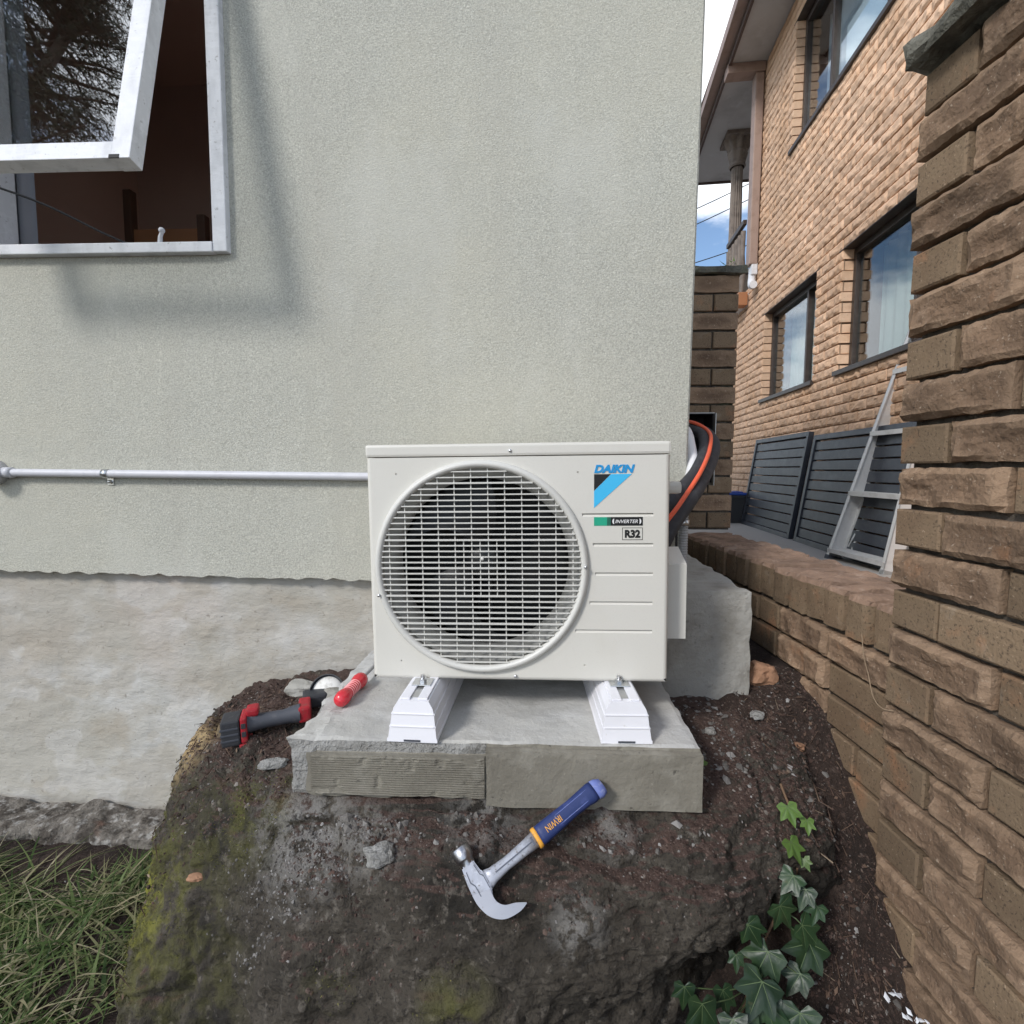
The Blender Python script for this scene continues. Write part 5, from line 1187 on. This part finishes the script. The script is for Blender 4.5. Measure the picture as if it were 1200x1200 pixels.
for (x, y, lab_) in ((.765, .955, 'white paper scraps scattered on the soil by the tall wall'), (.795, .925, 'crumpled pale blue paper scrap at the bottom right corner')):
    h = drop(x, y); mb = MB()
    for i in range(6):
        p = Vector((pr_.uniform(-.018, .018), pr_.uniform(-.014, .014), .006 + .003 * i)); a = pr_.uniform(0, 6.28); L = pr_.uniform(.004, .009)
        t = Vector((math.cos(a), math.sin(a), pr_.uniform(-.4, .4))) * L; b = Vector((-math.sin(a), math.cos(a), pr_.uniform(-.4, .4))) * L * .7
        mb.add([p - t, p - b, p + t + Vector((0, 0, .003)), p + b], [(0, 1, 2), (0, 2, 3)])
    tag(mb.build('paper_scrap', M['paper_bits'], None, h[0]), lab_, 'paper')
tag(MB().tube(spline([(.815, 1.165, -.382), (.812, 1.150, -.43), (.818, 1.140, -.47), (.806, 1.105, -.505), (.800, 1.07, -.515), (.812, 1.05, -.513)], 6), .0012, 6).build('dry_root', M['root_fibre']), 'thin dry root hanging on the bricks where the walls meet', 'root')

# grass
gr_ = random.Random(17); gm = MB()
def blade(p, L, w, lean, bend, az_):
    d = Vector((math.cos(az_), math.sin(az_), 0)); e = Vector((-d.y, d.x, 0)) * w; vs = []
    for k in range(5):
        t = k / 4; c = p + d * (lean * t + bend * t * t) * L + Vector((0, 0, L * (t - .45 * bend * t * t))); ww = e * (1 - t) ** .7
        vs += [c - ww, c + ww]
    gm.add(vs, [(2 * k, 2 * k + 1, 2 * k + 3, 2 * k + 2) for k in range(4)], 0, True)
n = 0
while n < 4600:
    x, y = gr_.uniform(-1.95, -.80), gr_.uniform(.62, 1.50)
    dens = smooth(-.84, -1.08, x) * (.10 + .90 * smooth(-.15, .15, fbm((x, y, 5), 6, 3))) + .02
    dens *= .3 + .7 * smooth(.75, 1.0, y + .25 * fbm((x, y, 9), 5, 2))
    if gr_.random() > dens: continue
    if y > 1.43 and x > -1.85: continue
    h = GROUND_BVH.ray_cast(Vector((x, y, 0)), Vector((0, 0, -1)))
    blade(h[0] - Vector((0, 0, .004)), gr_.choice((gr_.uniform(.025, .06), gr_.uniform(.04, .10))), gr_.choice((gr_.uniform(.0012, .0025), gr_.uniform(.002, .0055))), gr_.uniform(.2, 1.1), gr_.uniform(.5, 2.0), gr_.uniform(0, 6.28)); n += 1
tag(gm.build('grass', M['grass']), 'tangled green and straw grass at the foot of the wall, bottom left', 'grass', kind='stuff')

# ------------------------------------------------------------------ power lines and the tree behind the viewpoint
for (a, b, lab_) in (((1, 16, 5.95), (11, 16, 10.5), 'upper of the overhead wires crossing the sky behind the column'), ((1, 16, 5.5), (11, 16, 10.05), 'middle overhead wire crossing the sky behind the column'), ((1, 16, 5.0), (11, 16, 8.2), 'lowest overhead wire, near the far pier cap')):
    a, b = Vector(a), Vector(b); pts = [a + (b - a) * (i / 16) - Vector((0, 0, .25 * math.sin(math.pi * i / 16))) for i in range(17)]
    tag(MB().tube(pts, .014, 6).build('power_line', M['wire']), lab_, 'wire', 'overhead wires')
tr_root = Vector((-7.9, -2.1, -1.15)); tree = empty('tree', tr_root); tag(tree, 'dark feathery tree reflected in the open window pane', 'tree')
rt_ = random.Random(31); trunk = [Vector((0, 0, -.1)), Vector((.1, .05, 3)), Vector((-.1, .2, 6)), Vector((.15, .1, 9)), Vector((.2, 0, 12))]
MB().tube(spline(trunk, 4), [.24 - .2 * i / 16 for i in range(17)], 10).build('trunk', M['bark'], tree)
cr_ = MB(); lb = MB()
for k in range(120):
    z = rt_.uniform(5.6, 12.4); a = rt_.uniform(0, 6.28); L = rt_.uniform(.6, 1.75) * (1 if z < 10 else (13.2 - z) / 3.2)
    p0 = Vector((0, .1, z)); p1 = p0 + Vector((math.cos(a) * L, math.sin(a) * L, rt_.uniform(.0, .7))); lb.tube([p0, (p0 + p1) / 2 + Vector((0, 0, .1)), p1], [.04, .022, .008], 5)
    for q in range(330):
        t = rt_.uniform(.3, 1.08); c = p0 + (p1 - p0) * t + Vector((rt_.gauss(0, .17), rt_.gauss(0, .17), rt_.gauss(0, .17))); d = Vector((rt_.gauss(0, 1), rt_.gauss(0, 1), rt_.gauss(-.4, .8))).normalized() * rt_.uniform(.06, .17); e = d.cross(Vector((rt_.uniform(-1, 1), rt_.uniform(-1, 1), .3))).normalized() * .010
        cr_.add([c - e, c + e, c + d], [(0, 1, 2)])
lb.build('limb', M['bark'], tree); cr_.build('crown', M['leaf_green'], tree)
